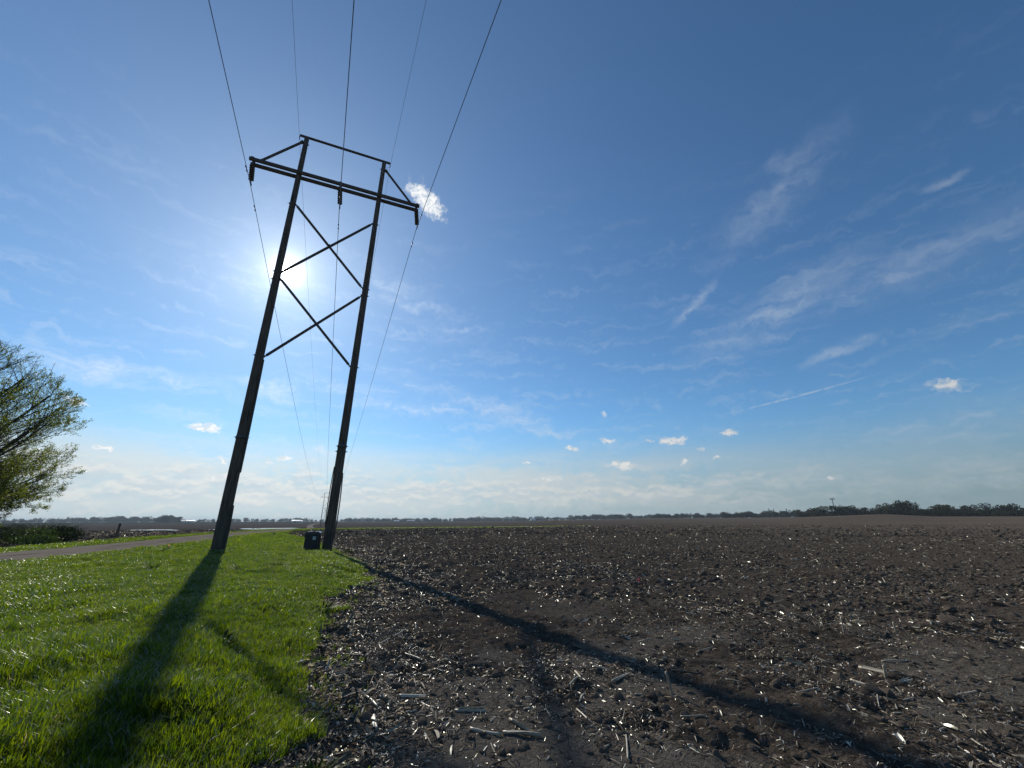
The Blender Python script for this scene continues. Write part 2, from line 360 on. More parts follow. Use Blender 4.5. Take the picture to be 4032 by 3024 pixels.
def mat_road():
    m, T = mat('gravel'); p = pos(T); u = T.attr('across').outputs['Fac']
    n = T.noise(p, 40., 4, .7); n2 = T.noise(T.mapping(p, scale=(1, .3, 1)), 1.2, 5)
    c = T.mix(T.mr(n, .3, .7), (.26, .20, .145), (.48, .38, .28))
    rut = T.m('MAXIMUM', T.mr(T.m('ABSOLUTE', T.m('SUBTRACT', u, .42)), .0, .075, 1., 0.), T.mr(T.m('ABSOLUTE', T.m('SUBTRACT', u, .62)), .0, .05, 1., 0.))
    c = T.mix(T.m('MULTIPLY', rut, T.mr(n2, .42, .62, 0., .85)), c, (.075, .062, .052))
    edge = T.mr(T.m('ABSOLUTE', T.m('SUBTRACT', u, .5)), .42, .5, 0., .8)
    c = T.mix(T.m('MULTIPLY', edge, T.mr(n2, .3, .6)), c, (.05, .07, .02))
    return finish(m, T, matte(T, c, n, .02, .8))
M['road'] = mat_road()
def mat_leaf(name, c1, c2, tr, rough=.35, gloss=.08, patch=True, fres=.4):
    m, T = mat(name); oi = T.new('ShaderNodeObjectInfo'); p = pos(T)
    f = T.m('ADD', T.m('MULTIPLY', oi.outputs['Random'], .55), T.m('MULTIPLY', T.noise(p, .9, 3), .45)) if patch else T.noise(p, 2.2, 3)
    c = T.mix(T.mr(f, .25, .75), c1, c2)
    d = T.new('ShaderNodeBsdfDiffuse'); T.l.new(c, d.inputs[0])
    t = T.new('ShaderNodeBsdfTranslucent'); T.l.new(T.mix(1., c, tuple(tr), 'MULTIPLY'), t.inputs[0])
    gl = T.new('ShaderNodeBsdfGlossy'); gl.inputs['Roughness'].default_value = rough; gl.inputs[0].default_value = (.9, .92, .85, 1)
    a = T.new('ShaderNodeMixShader'); a.inputs[0].default_value = .55; T.l.new(d.outputs[0], a.inputs[1]); T.l.new(t.outputs[0], a.inputs[2])
    fr = T.new('ShaderNodeFresnel'); fr.inputs[0].default_value = 1.35
    b = T.new('ShaderNodeMixShader'); T.l.new(T.m('ADD', T.m('MULTIPLY', fr.outputs[0], fres), gloss*.5), b.inputs[0]); T.l.new(a.outputs[0], b.inputs[1]); T.l.new(gl.outputs[0], b.inputs[2])
    return finish(m, T, b.outputs[0])
M['grass'] = mat_leaf('grass', (.027, .055, .004), (.078, .112, .006), (2.8, 2.6, .75), .42, .012, fres=.16)
M['leaf'] = mat_leaf('spring_leaf', (.045, .065, .010), (.12, .14, .018), (2.1, 2.1, .8), .45, .0, False, .15)
M['far_leaf'] = mat_leaf('far_leaf', (.022, .030, .014), (.055, .058, .028), (.7, .7, .6), .6, .0, fres=0.)
M['far_twig'] = mat_leaf('far_twig', (.035, .030, .026), (.060, .052, .042), (.6, .6, .6), .7, .0, fres=0.)
M['conifer'] = mat_leaf('conifer', (.015, .028, .014), (.03, .045, .02), (.6, .6, .6), .6, .0, fres=0.)
M['dry_grass'] = mat_leaf('dry_grass', (.16, .13, .07), (.34, .29, .17), (1.2, 1.1, .8), .5, .0, fres=.15)
M['scrub'] = mat_leaf('scrub_leaf', (.022, .042, .010), (.055, .085, .02), (1.4, 1.4, .8), .5, .0, fres=.1)
def mat_wood():
    m, T = mat('weathered_pole'); o = T.new('ShaderNodeTexCoord').outputs['Object']
    n = T.noise(T.mapping(o, scale=(9, 9, .35)), 3., 8, .65); n2 = T.noise(o, 1.3, 4)
    c = T.mix(T.mr(n, .3, .72), (.045, .036, .028), (.16, .13, .10)); c = T.mix(T.mr(n2, .5, .75, 0., .5), c, (.055, .060, .040))
    crk = T.mr(n, .36, .42)
    c = T.mix(T.m('SUBTRACT', 1., crk), c, (.012, .010, .009))
    return finish(m, T, principled(T, c, .82, .25, n, .03, .7).outputs[0])
M['wood'] = mat_wood()
def mat_arm():
    m, T = mat('treated_timber'); o = T.new('ShaderNodeTexCoord').outputs['Object']
    n = T.noise(T.mapping(o, scale=(.5, 9, 9)), 3., 7, .6)
    c = T.mix(T.mr(n, .3, .7), (.04, .034, .028), (.14, .12, .095))
    return finish(m, T, principled(T, c, .85, .2, n, .015, .6).outputs[0])
M['arm'] = mat_arm()
M['steel'] = simple('galvanised_steel', (.10, .10, .10), .5, .5, .3, 20., .7)
M['cable'] = simple('aluminium_cable', (.16, .165, .17), .45, .5, .15, 5., .6)
M['glaze'] = simple('insulator_glaze', (.055, .06, .05), .3, .5, .2, 20.)
M['black'] = simple('black_plastic', (.013, .013, .014), .45, .4, .2, 12.)
M['lid'] = simple('lid_plastic', (.05, .05, .052), .16, .6, .2, 12.)
M['bark'] = simple('bark', (.07, .062, .052), .9, .1, .35, 9.)
M['rust'] = simple('dead_stick', (.20, .17, .13), .8, .2, .3, 9.)
def mat_straw(name, c1, c2, rough=.38, spec=.5):
    m, T = mat(name); oi = T.new('ShaderNodeObjectInfo'); o = T.new('ShaderNodeTexCoord').outputs['Object']
    n = T.noise(T.mapping(o, scale=(1, 8, 8)), 14., 5, .6)
    c = T.mix(T.m('ADD', T.m('MULTIPLY', oi.outputs['Random'], .75), T.m('MULTIPLY', n, .3), clamp=True), c1, c2)
    return finish(m, T, principled(T, c, rough, spec, n, .002, .6).outputs[0])
M['straw'] = mat_straw('corn_residue', (.060, .047, .035), (.36, .30, .215), .42, .45)
M['husk'] = mat_leaf('corn_husk', (.07, .055, .042), (.42, .365, .28), (1.15, 1.08, .95), .45, .03, fres=.25)
M['stalk'] = mat_straw('corn_stalk', (.20, .17, .12), (.50, .44, .33), .42)
M['residue_dark'] = mat_straw('rotten_residue', (.035, .028, .021), (.16, .13, .095), .65, .2)
M['clod'] = simple('clod', (.105, .084, .066), .9, .2, .4, 25.)
def mat_water():
    m, T = mat('water'); n = T.noise(pos(T), 1.5, 3)
    return finish(m, T, principled(T, (.03, .03, .028), .06, .5, n, .01, .15).outputs[0])
M['water'] = mat_water()
M['white_wall'] = simple('white_wall', (.62, .62, .60), .7, .3, .08, .2)
M['metal_roof'] = simple('pale_metal_roof', (.55, .57, .58), .3, .5, .08, .2, .2)
M['barn_grey'] = simple('grey_wall', (.22, .21, .2), .7, .3, .1, .2)
M['dark_door'] = simple('dark_door', (.05, .045, .04), .6)
M['pink'] = mat_leaf('pink_vinyl', (.55, .05, .10), (.65, .08, .14), (1.3, 1.3, 1.3), .4, .05)
M['orange'] = mat_leaf('orange_vinyl', (.75, .22, .06), (.8, .30, .10), (1.3, 1.3, 1.3), .4, .05)
M['sticker'] = simple('sticker_white', (.60, .66, .62), .5)
M['sticker_green'] = simple('sticker_green', (.06, .30, .18), .5)
M['greenfield'] = simple('green_field', (.035, .055, .022), .9, .1, .25, .01)
M['palefield'] = simple('pale_field', (.065, .052, .042), .9, .1, .25, .01)

# ================================================================== SETTING
# ground: one sheet, fine near the viewer and coarser towards the horizon
def axis(n, d0, far, c):
    lo, hi = 1e-4, .2
    for _ in range(80):
        b = (lo+hi)/2
        if d0/b*math.sinh(b*n) > far: hi = b
        else: lo = b
    k = np.arange(-n, n+1); return c+d0/b*np.sinh(b*k)
gx = axis(330, .026, 4100, .3); gy = axis(330, .026, 4100, 4.6)
GX, GY = np.meshgrid(gx, gy); px, py = GX.ravel(), GY.ravel()
gxz = ground_z(px, py); gv = in_verge(px, py); rr_ = np.hypot(px, py); rd_, rs_ = seg_dist(px, py, ROAD)
left_ = np.where(rs_ < 0, rd_, -rd_)
field_m = sstep(-gv, -.15, .35)+sstep(left_, 5.2, 6.6); field_m = np.clip(field_m, 0, 1)
crust = sstep(fbm(px*.75+3.1, py*.75-8., 5, 4)+(fbm(px*4., py*4., 15, 3)-.5)*.12, .50, .58)*field_m*(1-.85*sstep(rr_, 5, 11))
rough_amp = (1-.78*crust)*(1-sstep(rr_, 30, 60))*field_m
lump = (fbm(px*2.6, py*2.6, 21, 5)-.5)*.17+(fbm(px*8.5, py*8.5, 33, 4)-.5)*.075*sstep(rr_, 16, 8)
furrow = (fbm(px*.5, py*.5, 77, 3)-.5)*.10*field_m
gxz = gxz+lump*rough_amp+furrow*(1-sstep(rr_, 60, 120))+(1-field_m)*(fbm(px*1.3, py*1.3, 9, 3)-.5)*.06*(1-sstep(rd_, 4, 2))
n_ = len(gx); ii = np.arange(n_-1); A_, B_ = np.meshgrid(ii, ii); a_ = (B_*n_+A_).ravel()
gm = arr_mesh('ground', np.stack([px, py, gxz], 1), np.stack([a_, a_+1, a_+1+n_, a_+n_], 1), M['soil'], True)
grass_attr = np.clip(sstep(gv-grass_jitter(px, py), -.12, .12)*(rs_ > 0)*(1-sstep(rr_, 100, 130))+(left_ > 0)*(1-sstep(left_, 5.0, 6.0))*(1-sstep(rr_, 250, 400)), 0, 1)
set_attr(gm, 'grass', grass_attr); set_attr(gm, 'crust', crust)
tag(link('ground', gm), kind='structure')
def near_z(x, y):
    """height of the ground sheet as meshed (bilinear)"""
    x = np.asarray(x, float); y = np.asarray(y, float)
    i = np.clip(np.searchsorted(gx, x)-1, 0, n_-2); j = np.clip(np.searchsorted(gy, y)-1, 0, n_-2)
    Zg = gxz.reshape(n_, n_); fx = (x-gx[i])/(gx[i+1]-gx[i]); fy = (y-gy[j])/(gy[j+1]-gy[j])
    return (Zg[j, i]*(1-fx)+Zg[j, i+1]*fx)*(1-fy)+(Zg[j+1, i]*(1-fx)+Zg[j+1, i+1]*fx)*fy
def nz1(x, y): return float(near_z(np.array([x]), np.array([y]))[0])

def ribbon(name, L, half, mat_, off, n_across=6, step=1.2, maxstep=25.):
    L = np.asarray(L, float); pts = []
    d = np.hypot(*np.diff(L, axis=0).T); cum_ = np.r_[0, np.cumsum(d)]; s_ = 0.
    while s_ < cum_[-1]:
        pts.append((np.interp(s_, cum_, L[:, 0]), np.interp(s_, cum_, L[:, 1]))); r0 = math.hypot(*pts[-1]); s_ += min(maxstep, max(step, r0*.02))
    pts = np.array(pts)
    for _ in range(3): pts[1:-1] = (pts[:-2]+2*pts[1:-1]+pts[2:])/4
    t = np.gradient(pts, axis=0); t /= np.linalg.norm(t, axis=1)[:, None]; nn = np.stack([t[:, 1], -t[:, 0]], 1)
    vv = []; uu = []
    for i in range(len(pts)):
        h = half*(1+.06*math.sin(i*1.7)) if np.isscalar(half) else half[0]+(half[1]-half[0])*i/len(pts)
        for k in range(n_across+1):
            f = k/n_across; q = pts[i]+nn[i]*(2*f-1)*h; vv.append(q); uu.append(f)
    vv = np.array(vv); z = near_z(vv[:, 0], vv[:, 1]); o = off+np.clip((np.hypot(vv[:, 0], vv[:, 1])-80)/80, 0, 8)*.03
    q = [(i*(n_across+1)+k, i*(n_across+1)+k+1, (i+1)*(n_across+1)+k+1, (i+1)*(n_across+1)+k) for i in range(len(pts)-1) for k in range(n_across)]
    me = arr_mesh(name, np.column_stack([vv, z+o]), q, mat_, True); set_attr(me, 'across', uu)
    return link(name, me)
tag(ribbon('gravel_road', ROAD, 2.25, M['road'], .02, 8), kind='structure')
# patches of other land far off
def wedge(name, a0, a1, r0, r1, mat_, off=.25):
    na, nr = 24, 16; vv = []
    for i in range(nr+1):
        for j in range(na+1):
            a = R_(a0+(a1-a0)*j/na); r = r0*(r1/r0)**(i/nr); vv.append((r*math.sin(a), r*math.cos(a)))
    vv = np.array(vv); z = near_z(vv[:, 0], vv[:, 1])+off
    q = [(i*(na+1)+j, i*(na+1)+j+1, (i+1)*(na+1)+j+1, (i+1)*(na+1)+j) for i in range(nr) for j in range(na)]
    return tag(link(name, arr_mesh(name, np.column_stack([vv, z]), q, mat_, True)), kind='structure')
wedge('green_field', -75, -24.9, 1150, 2600, M['greenfield'])
wedge('stubble_field', -24, 14, 1300, 2600, M['palefield'])
# standing water
def puddle(name, c, a, b, rot, z):
    n = 40; vv = [(0, 0, 0)]
    for i in range(n):
        t = 2*math.pi*i/n; r = 1+.12*math.sin(3*t+1)+.08*math.sin(7*t); x = a*r*math.cos(t); y = b*r*math.sin(t)
        vv.append((x*math.cos(rot)-y*math.sin(rot), x*math.sin(rot)+y*math.cos(rot), 0))
    me = bpy.data.meshes.new(name); me.from_pydata(vv, [], [(0, 1+i, 1+(i+1) % n) for i in range(n)]); me.materials.append(M['water']); me.update()
    return tag(link(name, me, loc=(c[0], c[1], z)), kind='structure')
def pz(x, y, d=.06): return nz1(x, y)+d
puddle('puddle', (-68, 122), 6.5, 9., R_(60), pz(-68, 122, .10))
puddle('puddle', (-28.6, 112), 3.0, 3.5, 0., pz(-28.6, 112))
for cx_, cy_, a, b in [(-92, 112, 10, 3.5), (-80, 100, 8, 1.6), (-104, 122, 9, 3), (-66, 97, 5, 1.3), (-60, 100, 7, 1.5)]:
    puddle('puddle', (cx_, cy_), a, b, R_(-40), pz(cx_, cy_, .08))

# ================================================================== FIELD COVER
def strip_proto(L, w, t, bend, curl, n=5):
    mb = MB(); V_ = []; F_ = []
    for i in range(n+1):
        f = i/n-.5; z = bend*(.25-f*f)*L*4*.25
        ww = w*(1-abs(f)*.7)*.5
        V_ += [(f*L, -ww, z+curl*w), (f*L, 0, z), (f*L, ww, z+curl*w*.6)]
    for i in range(n):
        for k in range(2): F_.append((i*3+k, i*3+k+1, i*3+k+4, i*3+k+3))
    mb.add(V_, F_); return mb
def mesh_of(mb, name, m, smooth=False): return mb.mesh(name, m, smooth)
chips = []
for k, (L, w, b, c) in enumerate([(.07, .013, .12, .3), (.05, .017, .3, .4), (.11, .010, -.1, .3), (.035, .014, .1, .1), (.09, .018, .35, .5), (.14, .008, .2, .2)]):
    chips.append(mesh_of(strip_proto(L, w, .001, b, c), 'chip', M[('husk', 'husk', 'straw', 'husk', 'residue_dark', 'residue_dark')[k]]))
def stalk_mb(L, r, seedn=0, split=False):
    rs = np.random.default_rng(seedn); mb = MB(); n = 9; xs = np.linspace(-L/2, L/2, n)
    bend = rs.uniform(-.035, .035)*L
    ps = [(x, bend*math.cos(x/L*math.pi), 0) for x in xs]; node = rs.integers(1, n-1)
    rad = [r*(1.22 if i == node else 1.)*(1-.15*i/n) for i in range(n)]
    mb.tube(ps, rad, 9, cap=True)
    # frayed fibres and a hanging leaf sheath at the broken end
    for _ in range(4):
        a = rs.uniform(0, 6.28); y, z = r*.8*math.cos(a), r*.8*math.sin(a); l = rs.uniform(.15, .5)*r*6
        mb.add([(L/2-.005, y-.002, z), (L/2-.005, y+.002, z), (L/2+l, y*1.5, z*1.6)], [(0, 1, 2)])
    if split:
        V_ = []; 
        for i in range(6):
            f = i/5; V_ += [(-L*.4+f*L*.9, r*1.1+f*.015, -r*.4+.01*f), (-L*.4+f*L*.9, r*1.3+f*.02, r*.6*(1-f)+.012)]
        mb.add(V_, [(2*i, 2*i+1, 2*i+3, 2*i+2) for i in range(5)])
    return mb
sticks = [mesh_of(stalk_mb(L, r, k, k % 2), 'stick', M['stalk'] if k < 3 else M['residue_dark'], True) for k, (L, r) in enumerate([(.11, .007), (.16, .008), (.07, .009), (.13, .008), (.22, .006)])]
def clod_proto(k):
    rs = np.random.default_rng(100+k); import bmesh
    bm = bmesh.new(); bmesh.ops.create_icosphere(bm, subdivisions=2, radius=.5)
    off = rs.uniform(0, 50, 3)
    for v in bm.verts:
        c = v.co; d = float(fbm(np.array([c.x*2.5+off[0]+c.z]), np.array([c.y*2.5+off[1]-c.z*1.3]), k, 3)[0]); s_ = .62+.8*d
        s_ = .35+1.3*d; v.co = Vector((c.x*s_*1.15, c.y*s_, c.z*s_*.5))
    me = bpy.data.meshes.new('clod'); bm.to_mesh(me); bm.free(); me.materials.append(M['clod']); return me
clods = [clod_proto(k) for k in range(4)]

def sample_ring(n, r0, r1, a0=-80, a1=80, p=1.):
    a = np.radians(rng.uniform(a0, a1, n)); u = rng.uniform(0, 1, n)
    r = np.sqrt(r0*r0+(r1*r1-r0*r0)*u) if p == 1. else r0*(r1/r0)**u
    return r*np.sin(a), r*np.cos(a)
def is_field(x, y, m=.0):
    g = in_verge(x, y); d, s = seg_dist(x, y, ROAD); return (g < grass_jitter(x, y)-m+.1) & (s > 0) | ((s < 0) & (d > 5.8))
def lay(n, tilt): return np.stack([rng.normal(0, tilt, n), rng.normal(0, tilt, n), rng.uniform(0, 6.283, n)], 1)
def field_scatter(n, r0, r1, sc, protos, name, label, edge_boost=True, tilt=.35, lift=.004, a0=-80, a1=80, clump=True):
    x, y = sample_ring(n*2, r0, r1, a0, a1, 0); ok = is_field(x, y)
    g = in_verge(x, y); _d, _s = seg_dist(x, y, ROAD); dens = np.full(len(x), .45)
    if clump: dens = dens*(.25+1.3*sstep(fbm(x*.9, y*.9, 3, 4), .38, .62))*(1-.55*sstep(fbm(x*.75+3.1, y*.75-8., 5, 4), .5, .58)*(np.hypot(x, y) < 14))
    if edge_boost: dens = dens+.75*np.exp(-np.abs(g)/(.4+.05*np.hypot(x, y)))*(x < -.5)
    ok &= rng.uniform(0, 1, len(x)) < dens
    x, y = x[ok], y[ok]; s_ = sc*rng.lognormal(0, .38, len(x))
    return x, y, near_z(x, y)+lift, lay(len(x), tilt), s_
def edge_scatter(n, sc, rmax=45.):
    """straw drifted against the grass edge"""
    L = EDGE[3:18]; d = np.hypot(*np.diff(L, axis=0).T); cu = np.r_[0, np.cumsum(d)]; t = cu[-1]*rng.uniform(0, 1, n)**2.2
    x = np.interp(t, cu, L[:, 0]); y = np.interp(t, cu, L[:, 1]); q = np.abs(rng.normal(0, .30+.035*np.hypot(x, y), n))
    x = x+q*rng.uniform(.6, 1, n)-.05; y = y-q*rng.uniform(-.2, .5, n); ok = is_field(x, y) & (fbm(x*1.7, y*1.7, 8, 3) > .36); x, y = x[ok], y[ok]
    return x, y, near_z(x, y)+.008, lay(len(x), .4), sc*rng.lognormal(0, .4, len(x))*(1+np.hypot(x, y)*.02)
def make_scatter(parts, protos, name, label):
    x = np.concatenate([p[0] for p in parts]); y = np.concatenate([p[1] for p in parts]); z = np.concatenate([p[2] for p in parts])
    return scatter(name, np.stack([x, y, z], 1), np.concatenate([p[3] for p in parts]), np.concatenate([p[4] for p in parts]), protos, label)
make_scatter([edge_scatter(26000, .75), field_scatter(90000, 2.2, 10, .5, chips, '', ''), field_scatter(90000, 9, 40, 1.05, chips, '', ''), field_scatter(42000, 38, 170, 2.4, chips, '', '', tilt=.4), field_scatter(26000, 46, 110, 2.0, chips, '', '', False, tilt=.8, a0=-52, a1=-26, clump=False)],
             chips, 'corn_residue', 'fine chips of corn residue scattered over the dark field')
make_scatter([field_scatter(2200, 5, 14, .6, sticks, '', '', lift=.01, tilt=.22), field_scatter(6000, 12, 60, .9, sticks, '', '', lift=.015, tilt=.3)],
             sticks, 'stalk_litter', 'small stalk fragments lying over the middle of the field')
make_scatter([field_scatter(700, 2.5, 12, .075, clods, '', '', False, lift=-.015), field_scatter(9000, 2.2, 12, .04, clods, '', '', False, lift=.0), field_scatter(34000, 10, 60, .08, clods, '', '', False, lift=.0), field_scatter(12000, 50, 140, .2, clods, '', '', False)],
             clods, 'soil_clods', 'dark crumbly clods lying on the tilled soil')

# stalk pieces one can pick out: each its own object
def place_stalk(x0, y0, x1, y1, kind, seedn, label, lift=None, rise=0.):
    L = math.hypot(x1-x0, y1-y0); r = {'k': .012, 'n': .0075, 't': .005}[kind]*(.9+.2*random.random())
    o = stalk_mb(L, r, seedn, kind == 'k').build('corn_stalk', M['stalk'], smooth=True)
    o.location = ((x0+x1)/2, (y0+y1)/2, max(nz1(x0, y0), nz1((x0+x1)/2, (y0+y1)/2), nz1(x1, y1))+r*.7+rise)
    o.rotation_euler = (random.uniform(0, 6), -math.atan2(nz1(x1, y1)-nz1(x0, y0), L)*.6, math.atan2(y1-y0, x1-x0))
    return tag(o, label, 'corn stalk', 'broken corn stalk pieces strewn over the near field')
ST = [(-1.93,4.6,-1.62,4.97,'t','thin long stalk lying out of the grass edge onto the bare soil'),
(-1.65,4.8,-1.16,4.23,'k','long thick jointed stalk lying beside the grass edge'),
(-1.17,4.12,-1.07,3.89,'k','short thick stalk with an open cut end on the pale cracked crust'),
(-1.8,6.21,-1.6,6.89,'n','slim stalk lying slantwise behind the pale crust patch, leading away'),
(-1.07,4.54,-0.82,4.56,'k','thick split stalk lying crosswise, right of the long jointed one'),
(-0.51,4.26,-0.24,4.25,'k','straight bright stalk lying crosswise above a dark hollow'),
(-0.34,3.89,-0.1,3.81,'k','thick brown stalk lying crosswise near the bottom edge, left of the crossed pair'),
(-0.03,4.07,0.16,3.8,'k','pale frayed stalk slanting across another one, crossed pair near the bottom edge'),
(-2.11,5.33,-2.16,5.63,'k','stubby stalk standing against the grass edge'),
(-1.91,5.43,-1.78,5.51,'n','small dull stalk lying just right of the grass edge'),
(-1.34,5.85,-1.09,5.65,'n','slim bleached stalk lying on the pale crust'),
(-0.08,3.84,0.21,3.8,'k','grey stalk lying under the pale frayed one of the crossed pair'),
(0.66,5.09,0.68,4.81,'k','thick pale stalk, upper one of the pair near the middle of the field shadow'),
(0.55,4.7,0.66,4.87,'k','thick pale stalk, lower one of the pair near the middle of the field shadow'),
(0.6,4.4,0.66,4.56,'n','short white stalk pointing away, below the pair'),
(1.0,4.85,1.21,5.06,'k','dark stalk with one bright edge beside the pole shadow'),
(0.88,5.19,1.03,5.13,'n','bright short stalk at the near rim of the pole shadow'),
(0.87,3.84,0.79,3.49,'n','curved brown stalk at the bottom edge beside cracked soil'),
(1.14,4.53,1.21,4.51,'n','tiny tan stalk left of the upright stub'),
(1.37,4.03,1.57,4.02,'n','thin double stalk lying crosswise below the upright stub'),
(0.61,3.6,0.7,3.67,'n','small bright stalk near the bottom edge above the cracks'),
(0.55,4.25,0.63,4.02,'n','white tipped stalk slanting toward the viewer in the middle foreground'),
(2.66,4.54,2.91,4.61,'n','grey stalk lying flat right of the pole shadow'),
(3.24,4.57,3.46,4.6,'t','thin long stalk at the right of the field, right of the grey one'),
(4.32,5.56,4.62,5.56,'n','upper of two parallel stalks lying crosswise at the right'),
(4.0,5.27,4.21,5.26,'n','lower of two parallel stalks lying crosswise at the right'),
(1.48,8.03,1.63,8.04,'n','bright crosswise stalk alone beyond the pole shadow'),
(2.32,5.93,2.59,6.09,'n','bright slanted stalk just beyond the pole shadow'),
(3.45,3.76,3.42,3.62,'n','pale stalk near the lower right corner'),
(-2.37,5.69,-2.3,5.85,'t','thin straw tip poking out of the grass edge'),
(-1.23,5.24,-1.16,4.88,'n','stalk end pointing to the viewer on the pale crust')]
for k, s_ in enumerate(ST): place_stalk(*s_[:5], 40+k, s_[5])
for k, (x, y, h, tl, lb) in enumerate([(1.47, 4.53, .17, -.22, 'upright broken stalk stub standing alone beside the pole shadow'), (3.87, 4.98, .10, .05, 'short upright stub below two parallel stalks at the right'), (4.72, 6.63, .19, .03, 'grey upright stub at the right, taller of the two beyond the parallel stalks'), (5.73, 6.96, .13, -.1, 'pale upright stub at the far right of the near field')]):
    o = stalk_mb(h*1.25, .0125, 90+k, False).build('stalk_stub', M['stalk'], smooth=True); o.location = (x, y, nz1(x, y)+h*.42); o.rotation_euler = (0, -math.pi/2+tl, random.uniform(-.3, .3))
    tag(o, lb, 'corn stub', 'corn stubs still standing upright in the field')
stalk_meshes = [stalk_mb(L, r, 200+k, k % 2 == 0).mesh('corn_stalk', M['stalk'], True) for k, (L, r) in enumerate([(.09, .010), (.13, .011), (.17, .009), (.10, .013), (.21, .008), (.14, .007), (.26, .010), (.07, .012)])]
cnt = 0
while cnt < 250:
    x, y = sample_ring(1, 3.2, 10.5, -24, 52, 0); x, y = float(x[0]), float(y[0])
    if not is_field(np.array([x]), np.array([y]), .05)[0]: continue
    if rng.uniform() > .35+.9*math.exp(-abs(in_verge(np.array([x]), np.array([y]))[0])/.8): continue
    if rng.uniform() > .15+1.2*float(sstep(fbm(np.array([x*.9]), np.array([y*.9]), 3, 4), .42, .62)[0]): continue
    me = stalk_meshes[rng.integers(0, 8)]; o = link('corn_stalk', me, loc=(x, y, nz1(x, y)+.003)); s_ = float(rng.uniform(.35, .8)); o.scale = (s_, s_, s_)
    o.rotation_euler = (float(rng.uniform(0, 6.28)), float(rng.normal(0, .16)), float(rng.uniform(0, 6.28)))
    tag(o, 'small pale piece of broken corn stalk lying among the residue', 'corn stalk', 'small broken corn stalk pieces'); cnt += 1

# ================================================================== GRASS
def blade_tuft(k, nb, h, w, spread):
    rs = np.random.default_rng(300+k); mb = MB()
    for _ in range(nb):
        a = rs.uniform(0, 6.28); r = spread*math.sqrt(rs.uniform()); bx, by = r*math.cos(a), r*math.sin(a)
        d = rs.uniform(0, 6.28); hh = h*rs.uniform(.55, 1.15); lean = rs.uniform(.1, .75)*hh; ww = w*rs.uniform(.7, 1.2)
        sx, sy = -math.sin(d)*ww/2, math.cos(d)*ww/2; V_ = []
        for f in (0, .4, .75): V_ += [(bx+math.cos(d)*lean*f*f-sx*(1-f*.45), by+math.sin(d)*lean*f*f-sy*(1-f*.45), hh*f*(1-.12*f)), (bx+math.cos(d)*lean*f*f+sx*(1-f*.45), by+math.sin(d)*lean*f*f+sy*(1-f*.45), hh*f*(1-.12*f))]
        V_.append((bx+math.cos(d)*lean, by+math.sin(d)*lean, hh*.86))
        mb.add(V_, [(0, 1, 3, 2), (2, 3, 5, 4), (4, 5, 6)])
    return mb.mesh('tuft', M['grass'])
near_t = [blade_tuft(k, 9, .115, .0055, .035) for k in range(5)]
mid_t = [blade_tuft(10+k, 22, .068, .010, .085) for k in range(4)]
far_t = [blade_tuft(20+k, 26, .062, .024, .24) for k in range(3)]
def is_grass(x, y):
    g = in_verge(x, y); d, s = seg_dist(x, y, ROAD); j = grass_jitter(x, y)
    return ((g > j) & (s > 0) & (d > 2.0+j*.25) & (np.hypot(x, y) < 125)) | ((s < 0) & (d > 2.0+j*.25) & (d < 5.6+j)) 
def grass_pts(n, r0, r1, sc, a0=-84, a1=5, lift=0.):
    x, y = sample_ring(n, r0, r1, a0, a1, 0); ok = is_grass(x, y); x, y = x[ok], y[ok]
    f = fbm(x*1.1, y*1.1, 44, 4); f2 = fbm(x*.35, y*.35, 45, 3)
    s_ = sc*(.72+.75*sstep(f, .3, .75))*(.75+.5*f2)*rng.uniform(.75, 1.25, len(x)); g = np.clip(in_verge(x, y), 0, 1); s_ = s_*(.65+.35*g)
    return x, y, near_z(x, y)-.005+lift, lay(len(x), .12), s_
def mk(parts, protos, name, label): return make_scatter(parts, protos, name, label)
mk([grass_pts(85000, 1.6, 9, 1.1)], near_t, 'grass', 'lush green grass blades of the near verge')
mk([grass_pts(95000, 7, 32, 1.1)], mid_t, 'grass', 'green grass of the verge around the two poles')
mk([grass_pts(42000, 26, 130, 1.1)], far_t, 'grass', 'green grass strips along both sides of the gravel road')
# grassed waterway crossing the field further on
SW = np.array([(-45, 90), (-38, 97), (-30, 103), (-18, 108), (-2, 112), (20, 122)], float)
sx_, sy_ = [], []
for (ax_, ay_), (bx_, by_) in zip(SW[:-1], SW[1:]):
    t = rng.uniform(0, 1, 900); w_ = rng.normal(0, 2.6, 900); d_ = np.array([bx_-ax_, by_-ay_]); d_ /= np.linalg.norm(d_)
    sx_.append(ax_+(bx_-ax_)*t-d_[1]*w_); sy_.append(ay_+(by_-ay_)*t+d_[0]*w_)
sx_ = np.concatenate(sx_); sy_ = np.concatenate(sy_); keep = rng.uniform(0, 1, len(sx_)) < 1.15-sstep(sx_, -25, 18); sx_, sy_ = sx_[keep], sy_[keep]
scatter('grass', np.stack([sx_, sy_, near_z(sx_, sy_)], 1), lay(len(sx_), .1), rng.uniform(1.6, 2.6, len(sx_)), far_t, 'thin green grass strip crossing the far side of the dark field')
def fringe(n, rmax, sc):
    L = EDGE[2:19]; d = np.hypot(*np.diff(L, axis=0).T); cu = np.r_[0, np.cumsum(d)]; t = cu[-1]*rng.uniform(0, 1, n)**2.
    x = np.interp(t, cu, L[:, 0])+np.abs(rng.normal(0, .22, n)); y = np.interp(t, cu, L[:, 1])+rng.normal(0, .1, n); ok = fbm(x*3.1, y*3.1, 88, 3) > .52; x, y = x[ok], y[ok]
    return x, y, near_z(x, y)-.004, lay(len(x), .3), sc*rng.uniform(.4, 1., len(x))
dry_t = [blade_tuft(40+k, 7, .11, .005, .05) for k in range(3)]
for m_ in dry_t: m_.materials.clear(); m_.materials.append(M['dry_grass'])
mk([fringe(2600, 30, .8)], near_t, 'stray_grass', 'stray grass tufts fraying out over the soil at the verge edge')
